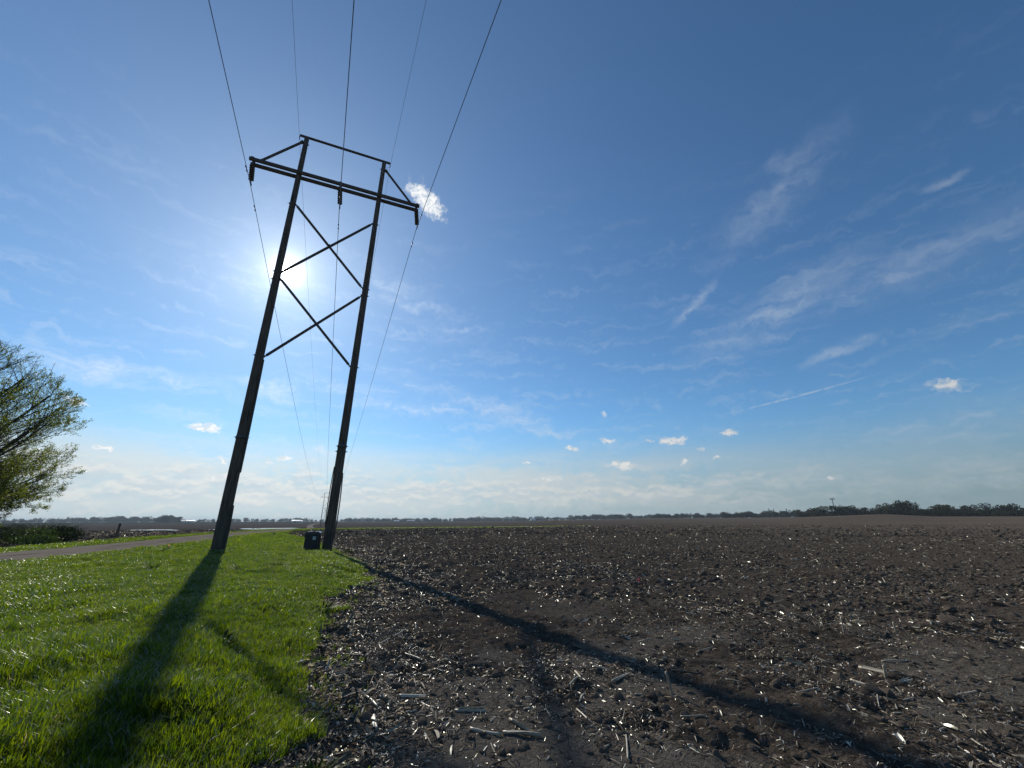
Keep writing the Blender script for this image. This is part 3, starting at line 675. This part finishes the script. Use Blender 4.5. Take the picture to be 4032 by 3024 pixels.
mk([grass_pts(3800, 1.8, 26, .95), fringe(900, 30, .9)], dry_t, 'dead_grass', 'tan dead blades mixed into the green verge')
# darker coarse weed clumps
def weed(x, y, s_, label):
    rs = np.random.default_rng(int(abs(x*100)+abs(y*10))); mb = MB()
    for i in range(46):
        a = rs.uniform(0, 6.28); L = rs.uniform(.10, .26)*s_; w = .012*s_*rs.uniform(.7, 1.4); up = rs.uniform(.35, 1.2); r0 = rs.uniform(0, .07)*s_; V_ = []
        for f in (0, .35, .7, 1.): 
            rr = r0+L*f*math.cos(up*(1-.5*f)); zz = L*math.sin(up)*f*(1.25-.6*f); wv = w*(1-f)**.6*(1 if f else .6)
            V_ += [(rr*math.cos(a)-math.sin(a)*wv, rr*math.sin(a)+math.cos(a)*wv, zz), (rr*math.cos(a)+math.sin(a)*wv, rr*math.sin(a)-math.cos(a)*wv, zz)]
        mb.add(V_, [(0, 1, 3, 2), (2, 3, 5, 4), (4, 5, 7, 6)])
    o = mb.build('weed_clump', M['scrub'], loc=(x, y, nz1(x, y))); return tag(o, label, 'weed', 'darker weed clumps in the grass')
for x, y, s_, lb in [(-9.92, 12.22, 1.5, 'broad dark weed clump left of the left pole shadow'), (-15.4, 19.42, 1.4, 'low dark weed clump near the road behind the orange marker'), (-22.5, 40.9, 2.2, 'dark tuft at the tip of the verge beside the residue'), (-3.3, 8.0, 1.4, 'dark leafy clump at the grass edge beside the residue'),
                     (-7.25, 11.84, 1.2, 'small weed clump just right of the left pole shadow'), (-6.6, 12.5, 1.3, 'weed clump further right of the left pole shadow'), (-3.3, 5.3, 1.1, 'shining long bladed clump in the near grass'), (-1.25, 3.2, .8, 'sprig of grass growing out of the bare soil at the bottom edge'), (-8.3, 22.4, 1.7, 'dark weeds at the foot of the right pole')]:
    weed(x, y, s_, lb)

# ================================================================== TOWER
YAW = R_(23.332); TOW = (-11.122, 20.473); LEAN = .013
def Lx(u, z): return u+LEAN*z
def pu(s, z): k = z/24.4; return Lx(s*((1-k)*4.508+k*4.755)/2, z)
def tower(loc, label, detail=True, swing=.15):
    root = empty('power_line_tower', loc, YAW, label=label, cat='power line tower')
    H = 24.4
    for s in (-1, 1):
        mb = MB(); zs = np.linspace(-.6, H, 26); r0, r1 = (.262, .137) if s < 0 else (.235, .132)
        rad = [r0+(r1-r0)*max(z, 0)/H for z in zs]
        mb.tube([(pu(s, z), .012*math.sin(z*.5+s), z) for z in zs], rad, 20 if detail else 8)
        po = mb.build('pole', M['wood'], root, True)
        if detail:
            def R(z): return r0+(r1-r0)*z/H
            bolts = [(5.12, 0), (9.42, 0), (14.0, 0), (14.5, 0), (19.2, 0), (23.9, 0), (21.42, 1)] if s < 0 else [(4.98, 0), (4.7, 0), (9.45, 0), (14.05, 0), (14.5, 0), (19.27, 0), (23.75, 0), (21.42, 1)]
            for z, dr in bolts:
                b = MB(); x = pu(s, z); e = R(z)+.10
                if dr: b.tube([(x, -.42, z), (x, .42, z)], .014, 6); b.tube([(x, -.35, z), (x, -.33, z)], .035, 6)
                else:
                    b.tube([(x-e, 0, z), (x+e, 0, z)], .013, 6); b.tube([(x-R(z)-.03, 0, z), (x-R(z)+.01, 0, z)], .045, 6); b.tube([(x+R(z)-.01, 0, z), (x+R(z)+.03, 0, z)], .045, 6)
                b.build('bolt', M['steel'], po)
            # band of steel plates low on the pole
            b = MB(); z = bolts[0][0]; b.tube([(pu(s, z-.09), 0, z-.09), (pu(s, z+.09), 0, z+.09)], [R(z)+.012]*2, 20); b.build('band', M['steel'], po, True)
            # moulding strips that cover the ground wire
            def strip(z0, z1, ang, bow=0., w=.075, th=.045, nm='ground_wire_moulding'):
                b = MB(); pts = []; n = 12
                for i in range(n+1):
                    z = z0+(z1-z0)*i/n; o = R(z)+.015+bow*math.sin(math.pi*i/n)**.8; pts.append((pu(s, z)+o*math.cos(ang), o*math.sin(ang), z))
                for p, q in zip(pts[:-1], pts[1:]): b.beam(p, q, w, th, up=(math.cos(ang), math.sin(ang), 0))
                b.build(nm, M['arm'], po)
            if s < 0:
                strip(3.44, 9.2, -.25, .015, .09, .06); strip(.02, 1.95, -.25, .02, .09, .06)
            else:
                strip(1.0, 3.9, math.pi+.25, .035, .07, .03); strip(.3, 3.6, -.35, .055, .08, .03); strip(.0, 2.2, -1.0, .02, .09, .05)
    hz_ = 21.42
    for v in (-.222, .222):
        mb = MB(); mb.beam((Lx(-4.96, hz_), v, hz_), (Lx(4.96, hz_), v, hz_), .15, .20); mb.build('crossarm', M['arm'], root)
    mb = MB(); mb.beam((Lx(-2.78, H), -.0, H+.07), (Lx(2.78, H), -.0, H+.07), .12, .12); mb.build('shield_wire_arm', M['arm'], root)
    # knee braces from the pole tops to the arm ends
    for s in (-1, 1):
        mb = MB(); a = np.array((pu(s, 24.0)+s*.14, -.05, 24.0 if s < 0 else 23.75)); b = np.array((Lx(s*4.45, hz_), -.12, hz_+.08)); mb.beam(a, b, .10, .12)
        if detail: mb.beam(a, a+(b-a)*.06, .15, .15); mb.beam(b, b-(b-a)*.05, .15, .10)
        mb.build('knee_brace', M['arm'], root)
    for (s0, z0, s1, z1, v) in [(-1, 19.15, 1, 14.50, -.07), (1, 19.27, -1, 14.60, .07), (-1, 14.07, 1, 9.45, -.07), (1, 14.0, -1, 9.42, .07)]:
        a = np.array((pu(s0, z0)-s0*.19, v, z0)); b = np.array((pu(s1, z1)-s1*.21, v, z1)); d = (b-a)/np.linalg.norm(b-a)
        mb = MB(); mb.beam(a+d*.12, b-d*.12, .10, .125); br = mb.build('cross_brace', M['arm'], root)
        if detail:
            for p, q in ((a-d*.08, a+d*.55), (b+d*.08, b-d*.55)):
                g = MB(); g.beam(p, q, .125, .05); g.tube([q+(0, -.09, 0), q+(0, .09, 0)], .02, 6); m_ = (p+q)/2; g.tube([m_+(0, -.1, 0), m_+(0, .1, 0)], .022, 6); g.build('brace_fitting', M['steel'], br)
    for c, (za, zb) in enumerate(((19.21, 14.55), (14.03, 9.44))):
        if detail:
            mb = MB(); zc = (za+zb)/2; mb.tube([(Lx(0, zc), -.16, zc), (Lx(0, zc), .16, zc)], .05, 8); mb.build('centre_bolt', M['steel'], root)
    # insulator strings
    for u in (-4.8, 0., 4.8):
        z0 = hz_-.13; x0 = Lx(u, hz_); Ls = 1.42; dx = swing
        def at(t): return (x0+dx*t, 0, z0-Ls*t)
        hb = MB(); hb.tube([(x0, -.34, hz_+.02), (x0, .34, hz_+.02)], .03, 6); hb.tube([(x0, 0, hz_+.1), at(.09)], .032, 6)
        if detail: hb.beam((x0, -.30, hz_+.115), (x0, .30, hz_+.115), .16, .03)
        ins = hb.build('insulator_string', M['steel'], root)
        for k in range(7):
            p = at(.13+.111*k); b = MB()
            if detail: b.lathe([(.03, .07), (.042, .055), (.048, .026), (.11, .014), (.146, -.008), (.144, -.018), (.09, -.012), (.035, -.022), (.025, -.07)], 18)
            else: b.lathe([(.05, .07), (.13, 0), (.04, -.06)], 6)
            o = b.build('insulator_disc', M['glaze'], ins, True, p); o.rotation_euler = (0, math.atan2(-dx, Ls)*-1*-1, 0)
        cb = MB(); p = np.array(at(.93)); q = np.array(at(1.0)); cb.tube([p, q], .03, 6); cb.beam(q+(0, -.16, .0), q+(0, .16, .0), .06, .08); cb.build('suspension_clamp', M['steel'], ins)
    for s in (-1, 1):
        b = MB(); x = Lx(s*2.78, H); b.tube([(x, 0, H+.05), (x, 0, H-.14)], .02, 6); b.beam((x, -.10, H-.16), (x, .10, H-.16), .04, .06)
        if detail:
            pts = [(x-s*(.0+.42*t), .03, H-.17-.22*math.sin(math.pi*t)*(1)+.05*t) for t in np.linspace(0, 1, 9)]; b.tube(pts, .006, 5)
        b.build('shield_wire_clamp', M['steel'], root)
    return root
tower((TOW[0], TOW[1], 0.), 'tall wooden two pole power line tower in front of the sun')
def Wd(u, v, z, loc=(TOW[0], TOW[1], 0.)):
    return (loc[0]+u*math.cos(YAW)-v*math.sin(YAW), loc[1]+u*math.sin(YAW)+v*math.cos(YAW), loc[2]+z)
FAR1 = Wd(0, 325, 0); f1z = nz1(FAR1[0], FAR1[1])
tower((FAR1[0], FAR1[1], f1z-.1), 'small distant power line tower seen past the right pole', False, 0.)
FAR2 = Wd(0, 650, 0)
tower((FAR2[0], FAR2[1], nz1(FAR2[0], FAR2[1])-.1), 'tiny farthest power line tower beside the right pole', False, 0.)
# cables
def cable(u0, z0, r, sw, sag_f, sag_b, label, damp, bend=.024, cat='cable'):
    P_ = []; q0 = (u0+LEAN*z0+sw, 0., z0)
    Lb = 300.
    for v in list(-np.geomspace(1, 170, 40)[::-1]):
        a = abs(v)/Lb; P_.append((q0[0]+bend*abs(v), v, z0-4*sag_b*a*(1-a)))
    P_.append(q0)
    fz = f1z-.1; u1 = u0+LEAN*z0; n = 60; first = []
    for i in range(1, n+1):
        t = i/n; t = t**1.4; v = 325*t; first.append((q0[0]*(1-t)+u1*t, v, z0+fz*t-4*sag_f*t*(1-t)))
    P_ += first
    for i in range(1, 25):
        t = i/24; P_.append((u1, 325+325*t, z0+fz-4*sag_f*t*(1-t)))
    pts = np.array([Wd(*p) for p in P_]); base = pts[40].copy()
    mb = MB(); mb.tube(pts-base, r, 6); o = mb.build('cable', M['cable'], loc=tuple(base)); tag(o, label, cat, 'overhead cables of the power line')
    def along(v):
        vs_ = np.array([p[1] for p in P_]); return np.array(Wd(*[np.interp(v, vs_, [p[k] for p in P_]) for k in range(3)]))-base
    for v in damp:
        a = along(v-.22); b = along(v+.22); c = (a+b)/2; m_ = MB(); dn_ = np.array((0, 0, -.07))
        m_.tube([c+(0, 0, .02), c+dn_], .018, 6); m_.tube([a+dn_, b+dn_], .008, 5)
        for e, s in ((a, 1), (b, -1)):
            d = (b-a)/np.linalg.norm(b-a)*s; m_.tube([e+dn_-d*.03, e+dn_+d*.02, e+dn_+d*.09, e+dn_+d*.11], [.022, .042, .036, .012], 8)
        m_.build('vibration_damper', M['steel'], o, True)
    return o
zc = 21.42-.13-1.42
cable(-4.8, zc-.03, .017, .15, 4.2, 5, 'left conductor cable hanging from the left end of the crossarm', (-1.35, 1.9))
cable(0., zc-.03, .019, .15, 4.2, 5, 'middle conductor cable hanging below the centre of the crossarm', (-1.35, 1.7))
cable(4.8, zc-.03, .017, .15, 4.2, 5, 'right conductor cable hanging from the right end of the crossarm', (-1.35, 1.7))
cable(-2.78, 24.23, .0075, .0, 4.5, 4, 'left thin shield wire at the top of the left pole', ())
cable(2.78, 24.23, .0075, .0, 4.5, 4, 'right thin shield wire at the top of the right pole', ())

# ================================================================== SMALL THINGS
# black utility box beside the right pole
bx, by = -9.52, 20.75; bz = nz1(bx, by)
ub = empty('utility_box', (bx, by, bz), R_(14), label='black utility box with pale lid beside the right pole', cat='utility box')
mb = MB(); mb.box((0, 0, -.03), (.64, .52, .70), 0, .94); mb.build('body', M['black'], ub)
mb = MB(); mb.box((0, 0, .675), (.67, .55, .05)); mb.box((0, 0, .726), (.63, .51, .06), 0, .80); mb.build('lid', M['lid'], ub)
mb = MB(); mb.box((0, 0, .787), (.12, .04, .02)); mb.build('lid_handle', M['lid'], ub)
mb = MB(); mb.box((.10, -.2605, .42), (.13, .006, .15)); st = mb.build('sticker', M['sticker'], ub)
mb = MB(); mb.tube([(.06, -.267, .51), (.07, -.267, .54), (.10, -.267, .55), (.135, -.267, .54)], .012, 5); mb.tube([(.06, -.267, .45), (.10, -.267, .48), (.13, -.267, .50)], .012, 5); mb.build('sticker_print', M['sticker_green'], st)
# old fence post
fx, fy = -38.9, 42.6; fp = MB(); fp.tube([(0, 0, -.3), (.005, 0, .3), (.03, 0, .9), (.05, 0, 1.32), (.052, 0, 1.345)], [.115, .11, .10, .105, .07], 9)
tag(fp.build('fence_post', M['wood'], loc=(fx, fy, nz1(fx, fy))), 'lone dark wooden post standing beyond the gravel road', 'fence post')
def flag(x, y, m_, label, s_=1.):
    z = nz1(x, y); o = empty('marker_flag', (x, y, z), random.uniform(0, 6), label=label, cat='marker flag')
    mb = MB(); mb.tube([(0, 0, -.02), (.02*s_, 0, .07*s_), (.10*s_, 0, .10*s_)], .0025, 5); mb.build('wire_staff', M['steel'], o)
    V_ = []; 
    for i in range(5):
        f = i/4; V_ += [(.02*s_+.13*s_*f, .03*s_*math.sin(f*5), .10*s_-.03*s_*f), (.03*s_+.12*s_*f, .03*s_*math.sin(f*5+.8)+.02, .02*s_+.01*math.sin(f*7))]
    b = MB(); b.add(V_, [(2*i, 2*i+1, 2*i+3, 2*i+2) for i in range(4)]); b.build('vinyl_flag', m_, o)
flag(3.31, 11.97, M['pink'], 'crumpled pink marker flag lying in the bare field'); flag(-17.05, 21.6, M['orange'], 'small orange marker flag in the grass by the road', 1.7)

# roadside scrub
def bush(x, y, w, h, label, leafm, twigm, nl=900, nt=60, name='bush', ls=.05):
    rs = np.random.default_rng(int(abs(x)*31+abs(y)*7)); z = nz1(x, y); o = empty(name, (x, y, z), label=label, cat='bush')
    mb = MB()
    for _ in range(nt):
        a = rs.uniform(0, 6.28); r = w*.5*rs.uniform(.2, 1.05); t = rs.uniform(.5, 1.1)*h; b0 = rs.uniform(-.15, .15, 2)*w; p1 = (b0[0]+r*.5*math.cos(a), b0[1]+r*.5*math.sin(a), t*.6); p2 = (b0[0]+r*math.cos(a), b0[1]+r*math.sin(a), t)
        mb.tube([(b0[0], b0[1], -.05), p1, p2], [.014, .009, .003], 3, False)
    mb.build('twigs', twigm, o)
    if nl:
        u = rs.normal(size=(nl, 3)); u /= np.linalg.norm(u, axis=1)[:, None]; rad = rs.uniform(.35, 1.05, nl)**.6
        lob = .8+.45*vnoise(u[:, 0]*2.5+9, u[:, 1]*2.5+u[:, 2]*2, 5)
        c = u*(rad*lob)[:, None]*np.array([w*.5, w*.5, h*.55])+np.array([0, 0, h*.48]); c = c[c[:, 2] > .02]
        me = leaf_mesh(c, ls, rs, 'leaves', leafm); link('leaves', me, o)
    return o
def leaf_mesh(c, s_, rs, name, m_, aspect=.6, down=None):
    n = len(c); a = rs.normal(size=(n, 3)); a /= np.linalg.norm(a, axis=1)[:, None]; b = np.cross(a, rs.normal(size=(n, 3))); b /= np.linalg.norm(b, axis=1)[:, None]
    k = (s_*rs.uniform(.6, 1.3, n))[:, None]; v = np.stack([c-a*k, c+b*k*aspect, c+a*k, c-b*k*aspect], 1).reshape(-1, 3)
    return arr_mesh(name, v, np.arange(4*n).reshape(-1, 4), m_)
bush(-34.6, 33.4, 2.4, 1.15, 'round dark green bush at the right end of the roadside scrub', M['conifer'], M['bark'], 1500, 30, ls=.06)
bush(-36.6, 34.2, 3.2, 1.1, 'grey brown leafless scrub next to the round dark bush', M['scrub'], M['bark'], 900, 260)
bush(-35.2, 31.4, 3.6, 1.2, 'mixed green and twiggy scrub in the middle of the roadside thicket', M['scrub'], M['bark'], 1900, 240)
bush(-35.4, 28.8, 3.8, 1.3, 'leafy scrub below the low branches of the big tree', M['scrub'], M['bark'], 2300, 200)
bush(-41.6, 38.5, 5.2, 1.5, 'bare brown brush behind the roadside scrub', M['scrub'], M['bark'], 300, 420)
bush(-43.4, 35.0, 5.4, 1.6, 'bare brown brush behind the scrub, under the tree crown', M['scrub'], M['bark'], 300, 420)
bush(-30.6, 28.0, 2.2, .7, 'low green weeds at the road edge in front of the scrub', M['scrub'], M['bark'], 1200, 60)
for k, (x, y, a, lb) in enumerate([(-32.6, 32.6, .5, 'bleached dead branch leaning in the scrub, left one of two'), (-32.0, 33.0, .9, 'bleached dead branch at the right edge of the scrub')]):
    mb = MB(); mb.tube([(0, 0, 0), (.4*math.cos(a), .4*math.sin(a), .25), (.85*math.cos(a), .85*math.sin(a), .42+.2*k)], [.035, .028, .012], 6); mb.tube([(.4*math.cos(a), .4*math.sin(a), .25), (.5, .1, .6)], [.02, .008], 5)
    tag(mb.build('dead_branch', M['rust'], loc=(x, y, nz1(x, y))), lb, 'branch')

# big spring tree
def big_tree(x, y, Rr, Ht, label):
    rs = np.random.default_rng(5); z = nz1(x, y); root = empty('maple_tree', (x, y, z), label=label, cat='tree')
    mb = MB(); mb.tube([(0, 0, -.3), (0, 0, .5), (.1, 0, 1.4), (.15, 0, 2.3)], [.55, .42, .38, .40], 12); mb.build('trunk', M['bark'], root, True)
    C0 = np.array([0, 0, Ht*.47]); E_ = np.array([Rr, Rr, Ht*.53])
    def reach(p, d):
        q = (p-C0)/E_; e = d/E_; a = e@e; b = 2*q@e; c = q@q-1; D = b*b-4*a*c
        return max(.3, (-b+math.sqrt(max(D, 0)))/(2*a)) if D > 0 else .3
    limbs = MB(); twigs = MB(); tips = []
    def grow(p, d, L, r, lvl):
        n = 5 if lvl < 2 else 3; pts = [p]; dd = d.copy()
        for i in range(n):
            dd = dd+rs.normal(0, .07+.03*lvl, 3)+np.array([0, 0, .075 if lvl else .05]); dd /= np.linalg.norm(dd); pts.append(pts[-1]+dd*L/n)
        rad = np.linspace(r, r*.35, n+1); (limbs if lvl < 2 else twigs).tube(pts, rad, 6 if lvl == 0 else (4 if lvl < 2 else 3), False)
        pts = np.array(pts)
        if lvl == 3: tips.append(pts); return
        nc = (14, 9, 5)[lvl]
        for k in range(nc):
            f = .22+.78*(k+rs.uniform(0, .9))/nc; f = min(f, .99); i = min(int(f*n), n-1); q = pts[i]+(pts[i+1]-pts[i])*(f*n-i)
            ax = pts[i+1]-pts[i]; ax /= np.linalg.norm(ax); s = np.cross(ax, rs.normal(size=3)); s /= np.linalg.norm(s); a = rs.uniform(.45, .85)
            nd = ax*math.cos(a)+s*math.sin(a); nd[2] += .05; nd /= np.linalg.norm(nd)
            m_ = reach(q, nd); ln = min((.44, .40, .5)[lvl]*L*(1.15-.5*f), m_*1.05)
            if ln > .15 and q[2] > .25: grow(q, nd, ln, max(r*(1-f*.6)*.42, .006), lvl+1)
    for k in range(44):
        a = k*2.4+rs.uniform(-.3, .3); inc = (.20+1.40*((k % 9)/8.)**.6)*rs.uniform(.88, 1.08); inc = min(inc, 1.54)
        d = np.array([math.cos(a)*math.sin(inc), math.sin(a)*math.sin(inc), math.cos(inc)]); p = np.array([.1, 0, rs.uniform(1.0, 2.4)])
        d0 = d.copy(); d0[2] += .06; grow(p, d, reach(p, d0/np.linalg.norm(d0))*.93, .17 if inc < .9 else .12, 0)
    limbs.build('limbs', M['bark'], root, True); twigs.build('twigs', M['bark'], root)
    cs = []
    for pts in tips:
        z_ = pts[-1][2]; hf = z_/Ht; n = int(rs.uniform(5, 11)*(1.2-1.0*hf**3))
        t = rs.uniform(.15, 1.05, n); q = pts[0]+(pts[-1]-pts[0])*t[:, None]; cs.append(q+rs.normal(0, .055, (n, 3)))
    cs = np.concatenate(cs); o = link('leaves', leaf_mesh(cs, .05, rs, 'leaves', M['leaf'], .55), root)
    print('tree tips', len(tips), 'leaves', len(cs)); return root
big_tree(-42.6, 28.0, 9.9, 15.2, 'large maple tree with sparse spring leaves at the left edge')

# far trees
def far_tree(k, bare=False, con=False):
    rs = np.random.default_rng(500+k); t = MB(); c = []
    t.tube([(0, 0, -.5), (0, 0, .22), (.0, 0, .5)], [.03, .022, .012], 5)
    if con:
        for i in range(9):
            f = i/9; r = .17*(1-f)+.02; n = int(60*(1-f)+14); a = rs.uniform(0, 6.28, n); rr = r*np.sqrt(rs.uniform(.1, 1, n)); c.append(np.stack([rr*np.cos(a), rr*np.sin(a), .12+f*.88-rr*.35+rs.uniform(-.03, .03, n)], 1))
        c = np.concatenate(c); s_ = .035; m_ = M['conifer']
    else:
        nl = 9; cen = np.stack([rs.normal(0, .20, nl), rs.normal(0, .20, nl), rs.uniform(.12, .80, nl)], 1)
        for q in cen:
            t.tube([(0, 0, .25), tuple(q)], [.012, .005], 3, False); r = rs.uniform(.16, .26)*(1.15-.4*abs(q[2]-.5)); n = 60
            u = rs.normal(size=(n, 3)); u /= np.linalg.norm(u, axis=1)[:, None]; c.append(q+u*r*(rs.uniform(.3, 1, n)**.5)[:, None])
        c = np.concatenate(c); c[:, 2] = np.abs(c[:, 2])*.97+.02; s_ = .05 if not bare else .03; m_ = M['far_twig'] if bare else M['far_leaf']
    cm = leaf_mesh(c, s_, rs, 'crown', m_, .7); return t.mesh('trunk', M['bark']), cm
protos = [far_tree(k, bare=(k in (1, 4))) for k in range(6)]; cprotos = [far_tree(20+k, con=True) for k in range(2)]
def place_tree(a, r, h, pr, wide, label, group, name='tree'):
    x, y = r*math.sin(R_(a)), r*math.cos(R_(a)); o = empty(name, (x, y, nz1(x, y)-.2), float(rng.uniform(0, 6.28)), label=label, cat='tree', group=group)
    t = link('trunk', pr[0], o); c = link('crown', pr[1], o)
    o.scale = (h*wide, h*wide, h)
    return o
GR = 'trees of the hedge rows beyond the field on the right'
place_tree(41.75, 395, 11.4, protos[0], 1.05, 'taller round topped tree at the left end of the right hand wood, first of two', GR, 'round_tree')
place_tree(42.85, 400, 11.0, protos[2], 1.05, 'taller round topped tree in the right hand wood, second of two', GR, 'round_tree')
a = 40.9
while a < 56:
    h = 7.8+1.4*math.sin(a*3.)+rng.normal(0, .8)
    if a > 43.5: h = 8.0+rng.normal(0, .8)
    place_tree(a, 405+rng.uniform(-6, 14), h, protos[rng.integers(0, 6)], 1.25, 'one of the scrubby trees packed along the right hand wood', 'scrubby trees of the right hand wood', 'hedge_tree'); a += rng.uniform(.30, .5)
a = 34.2
while a < 40.9:
    r = 470-30*(a-34)/7; h = np.interp(a, [34.2, 35.2, 37, 38.5, 39.6, 40.9], [4.5, 7.5, 9.5, 8.0, 6.5, 6.0])+rng.normal(0, .6)
    place_tree(a, r+rng.uniform(-6, 8), h, protos[rng.integers(0, 6)], 1.25, 'one of the low trees on the rise below the mast', 'low trees on the rise below the mast', 'hedge_tree'); a += rng.uniform(.26, .42)
for a, h, lb in [(31.0, 11, 'small conifer, leftmost of the spruces on the skyline'), (31.45, 10.5, 'small conifer, second of the spruces from the left'), (32.1, 8.5, 'short conifer in the gap between the spruces'), (32.7, 10.5, 'pointed conifer, tallest on the right of the spruces'), (33.4, 9.0, 'last small conifer right of the spruces')]:
    place_tree(a, 700, h*1.2, cprotos[rng.integers(0, 2)], 1., lb, 'spruces on the skyline', 'spruce_tree')
# woods that read as a mass
def woods(name, spec, label, step=.10, mats=(0, 6)):
    P_, S_, Ro, I_ = [], [], [], []
    tm = []
    for t, c in protos:
        o_t = MB(); tm.append(c)
    for (a0, a1, r, h0, h1, dens) in spec:
        n = int((a1-a0)/step*dens)
        a = rng.uniform(a0, a1, n); rr = r*(1+rng.uniform(-.02, .05, n)); x, y = rr*np.sin(np.radians(a)), rr*np.cos(np.radians(a)); z = near_z(x, y)-.5
        h = h0+(h1-h0)*(a-a0)/(a1-a0)+0.; h = h*(.72+.5*vnoise(a*2.1+r, a*0, 3))*rng.uniform(.85, 1.12, n)
        P_.append(np.stack([x, y, z], 1)); S_.append(h); Ro.append(np.stack([a*0, a*0, rng.uniform(0, 6.28, n)], 1)); I_.append(rng.integers(0, 6, n))
    scatter(name, np.concatenate(P_), np.concatenate(Ro), np.concatenate(S_), tm, label, idx=np.concatenate(I_))
woods('distant_woods', [(-62, -50, 2000, 18, 18, 1.), (-50, -44.5, 2100, 13, 17, 1.1), (-44.5, -39.2, 1900, 19, 20, 1.6), (-39.6, -37.8, 1500, 20, 19, 1.8), (-38, -33, 2000, 14, 14, .9), (-33, -26, 2000, 14, 15, .8), (-26, -21.5, 2100, 15, 15, .8),
      (-21.5, -12, 1700, 15, 14, 1.1), (-21.5, -14, 2300, 20, 18, .6), (-12, 0, 1700, 14, 13, 1.2), (-6, 8, 2200, 22, 20, .8), (0, 9, 1400, 8, 10, 1.1), (8, 20, 1300, 13, 13, 1.8), (18, 27, 980, 10, 9, 1.7), (26, 35.5, 720, 8, 10, 1.9), (-8, 6, 1500, 7, 8, .6), (55, 66, 420, 9, 9, 1.)],
      'hazy line of distant woods along the whole horizon')
woods('undergrowth', [(33.8, 41.2, 455, 3.6, 3.6, 5.), (40.6, 57, 397, 4.2, 4.2, 4.)], 'dark undergrowth along the foot of the right hand wood')
# farmsteads
def barn(a, r, w, d, h, rz, label, wall='white_wall', roofm='metal_roof'):
    x, y = r*math.sin(R_(a)), r*math.cos(R_(a)); o = empty('farm_building', (x, y, nz1(x, y)-.1), rz, label=label, cat='farm building')
    mb = MB(); mb.box((0, 0, 0), (w, d, h)); mb.add([(-w/2, -d/2, h), (-w/2, d/2, h), (-w/2, 0, h*1.5), (w/2, -d/2, h), (w/2, d/2, h), (w/2, 0, h*1.5)], [(0, 2, 1), (3, 4, 5)]); mb.build('wall', M[wall], o)
    mb = MB()
    for s in (-1, 1): mb.add([(-w/2-.5, s*(d/2+.5), h-.15), (w/2+.5, s*(d/2+.5), h-.15), (w/2+.5, 0, h*1.5+.1), (-w/2-.5, 0, h*1.5+.1), (-w/2-.5, s*(d/2+.5), h-.35), (w/2+.5, s*(d/2+.5), h-.35), (w/2+.5, 0, h*1.5-.1), (-w/2-.5, 0, h*1.5-.1)], [(0, 1, 2, 3), (4, 7, 6, 5), (0, 4, 5, 1)])
    mb.build('roof', M[roofm], o)
    mb = MB(); mb.box((-w*.15, -d/2-.05, 0), (w*.22, .12, h*.8)); mb.build('door', M['dark_door'], o)
    for k in (.12, .32):
        mb = MB(); mb.box((w*k, -d/2-.04, h*.35), (w*.08, .08, h*.3)); mb.build('window', M['dark_door'], o)
barn(-37.6, 1700, 16, 12, 5, R_(30), 'white farm shed at the left, left one of two before the woods')
barn(-36.9, 1700, 22, 12, 5, R_(36), 'longer white farm shed at the left, right one of two before the woods')
barn(-26.75, 1500, 24, 12, 5, R_(24), 'bright white farm shed between the two poles, the larger')
barn(-26.2, 1520, 9, 8, 4, R_(10), 'small white shed just right of the bright farm shed between the poles')
barn(-15.1, 1600, 18, 10, 4, R_(15), 'pale shed right of the right pole, among trees')
barn(-13.3, 1600, 26, 10, 4, R_(10), 'long grey shed right of the right pole', 'barn_grey', 'metal_roof')
barn(2.7, 1250, 14, 9, 4, R_(5), 'white shed in the middle of the horizon', )
barn(3.9, 1250, 9, 8, 5, R_(60), 'small grey house in the middle of the horizon', 'barn_grey', 'barn_grey')
# mast on the rise
ma = 37.05; mr_ = 520; mx_, my_ = mr_*math.sin(R_(ma)), mr_*math.cos(R_(ma)); mz_ = nz1(mx_, my_)
mo = empty('radio_mast', (mx_, my_, mz_), label='slender radio mast rising above the trees on the right', cat='mast')
mb = MB(); mb.tube([(0, 0, 0), (0, 0, 16.5)], [.5, .28], 8); mb.build('mast_pole', M['steel'], mo)
mb = MB(); mb.lathe([(.3, 15.7), (1.6, 16.2), (1.7, 16.7), (.4, 16.8)], 12); mb.build('platform', M['steel'], mo)
for k in range(6):
    t = k*math.pi/3; mb = MB(); mb.box((2.0*math.cos(t), 2.0*math.sin(t), 15.6), (.35, .25, 2.), t); mb.build('antenna', M['white_wall'], mo)

# haze: pale air around everything
hb = MB(); hb.box((0, 0, -4.6), (8600, 8600, 4.6+27.5)); hm = bpy.data.materials.new('haze'); hm.use_nodes = True; hm.node_tree.nodes.clear(); T = NT(hm.node_tree)
pv = T.new('ShaderNodeVolumePrincipled'); pv.inputs['Color'].default_value = (.72, .87, 1.0, 1); pv.inputs['Density'].default_value = .00013; pv.inputs['Anisotropy'].default_value = .0
ho = T.new('ShaderNodeOutputMaterial'); T.l.new(pv.outputs[0], ho.inputs['Volume'])
tag(hb.build('haze', hm), 'pale haze in the air over the fields', kind='stuff')
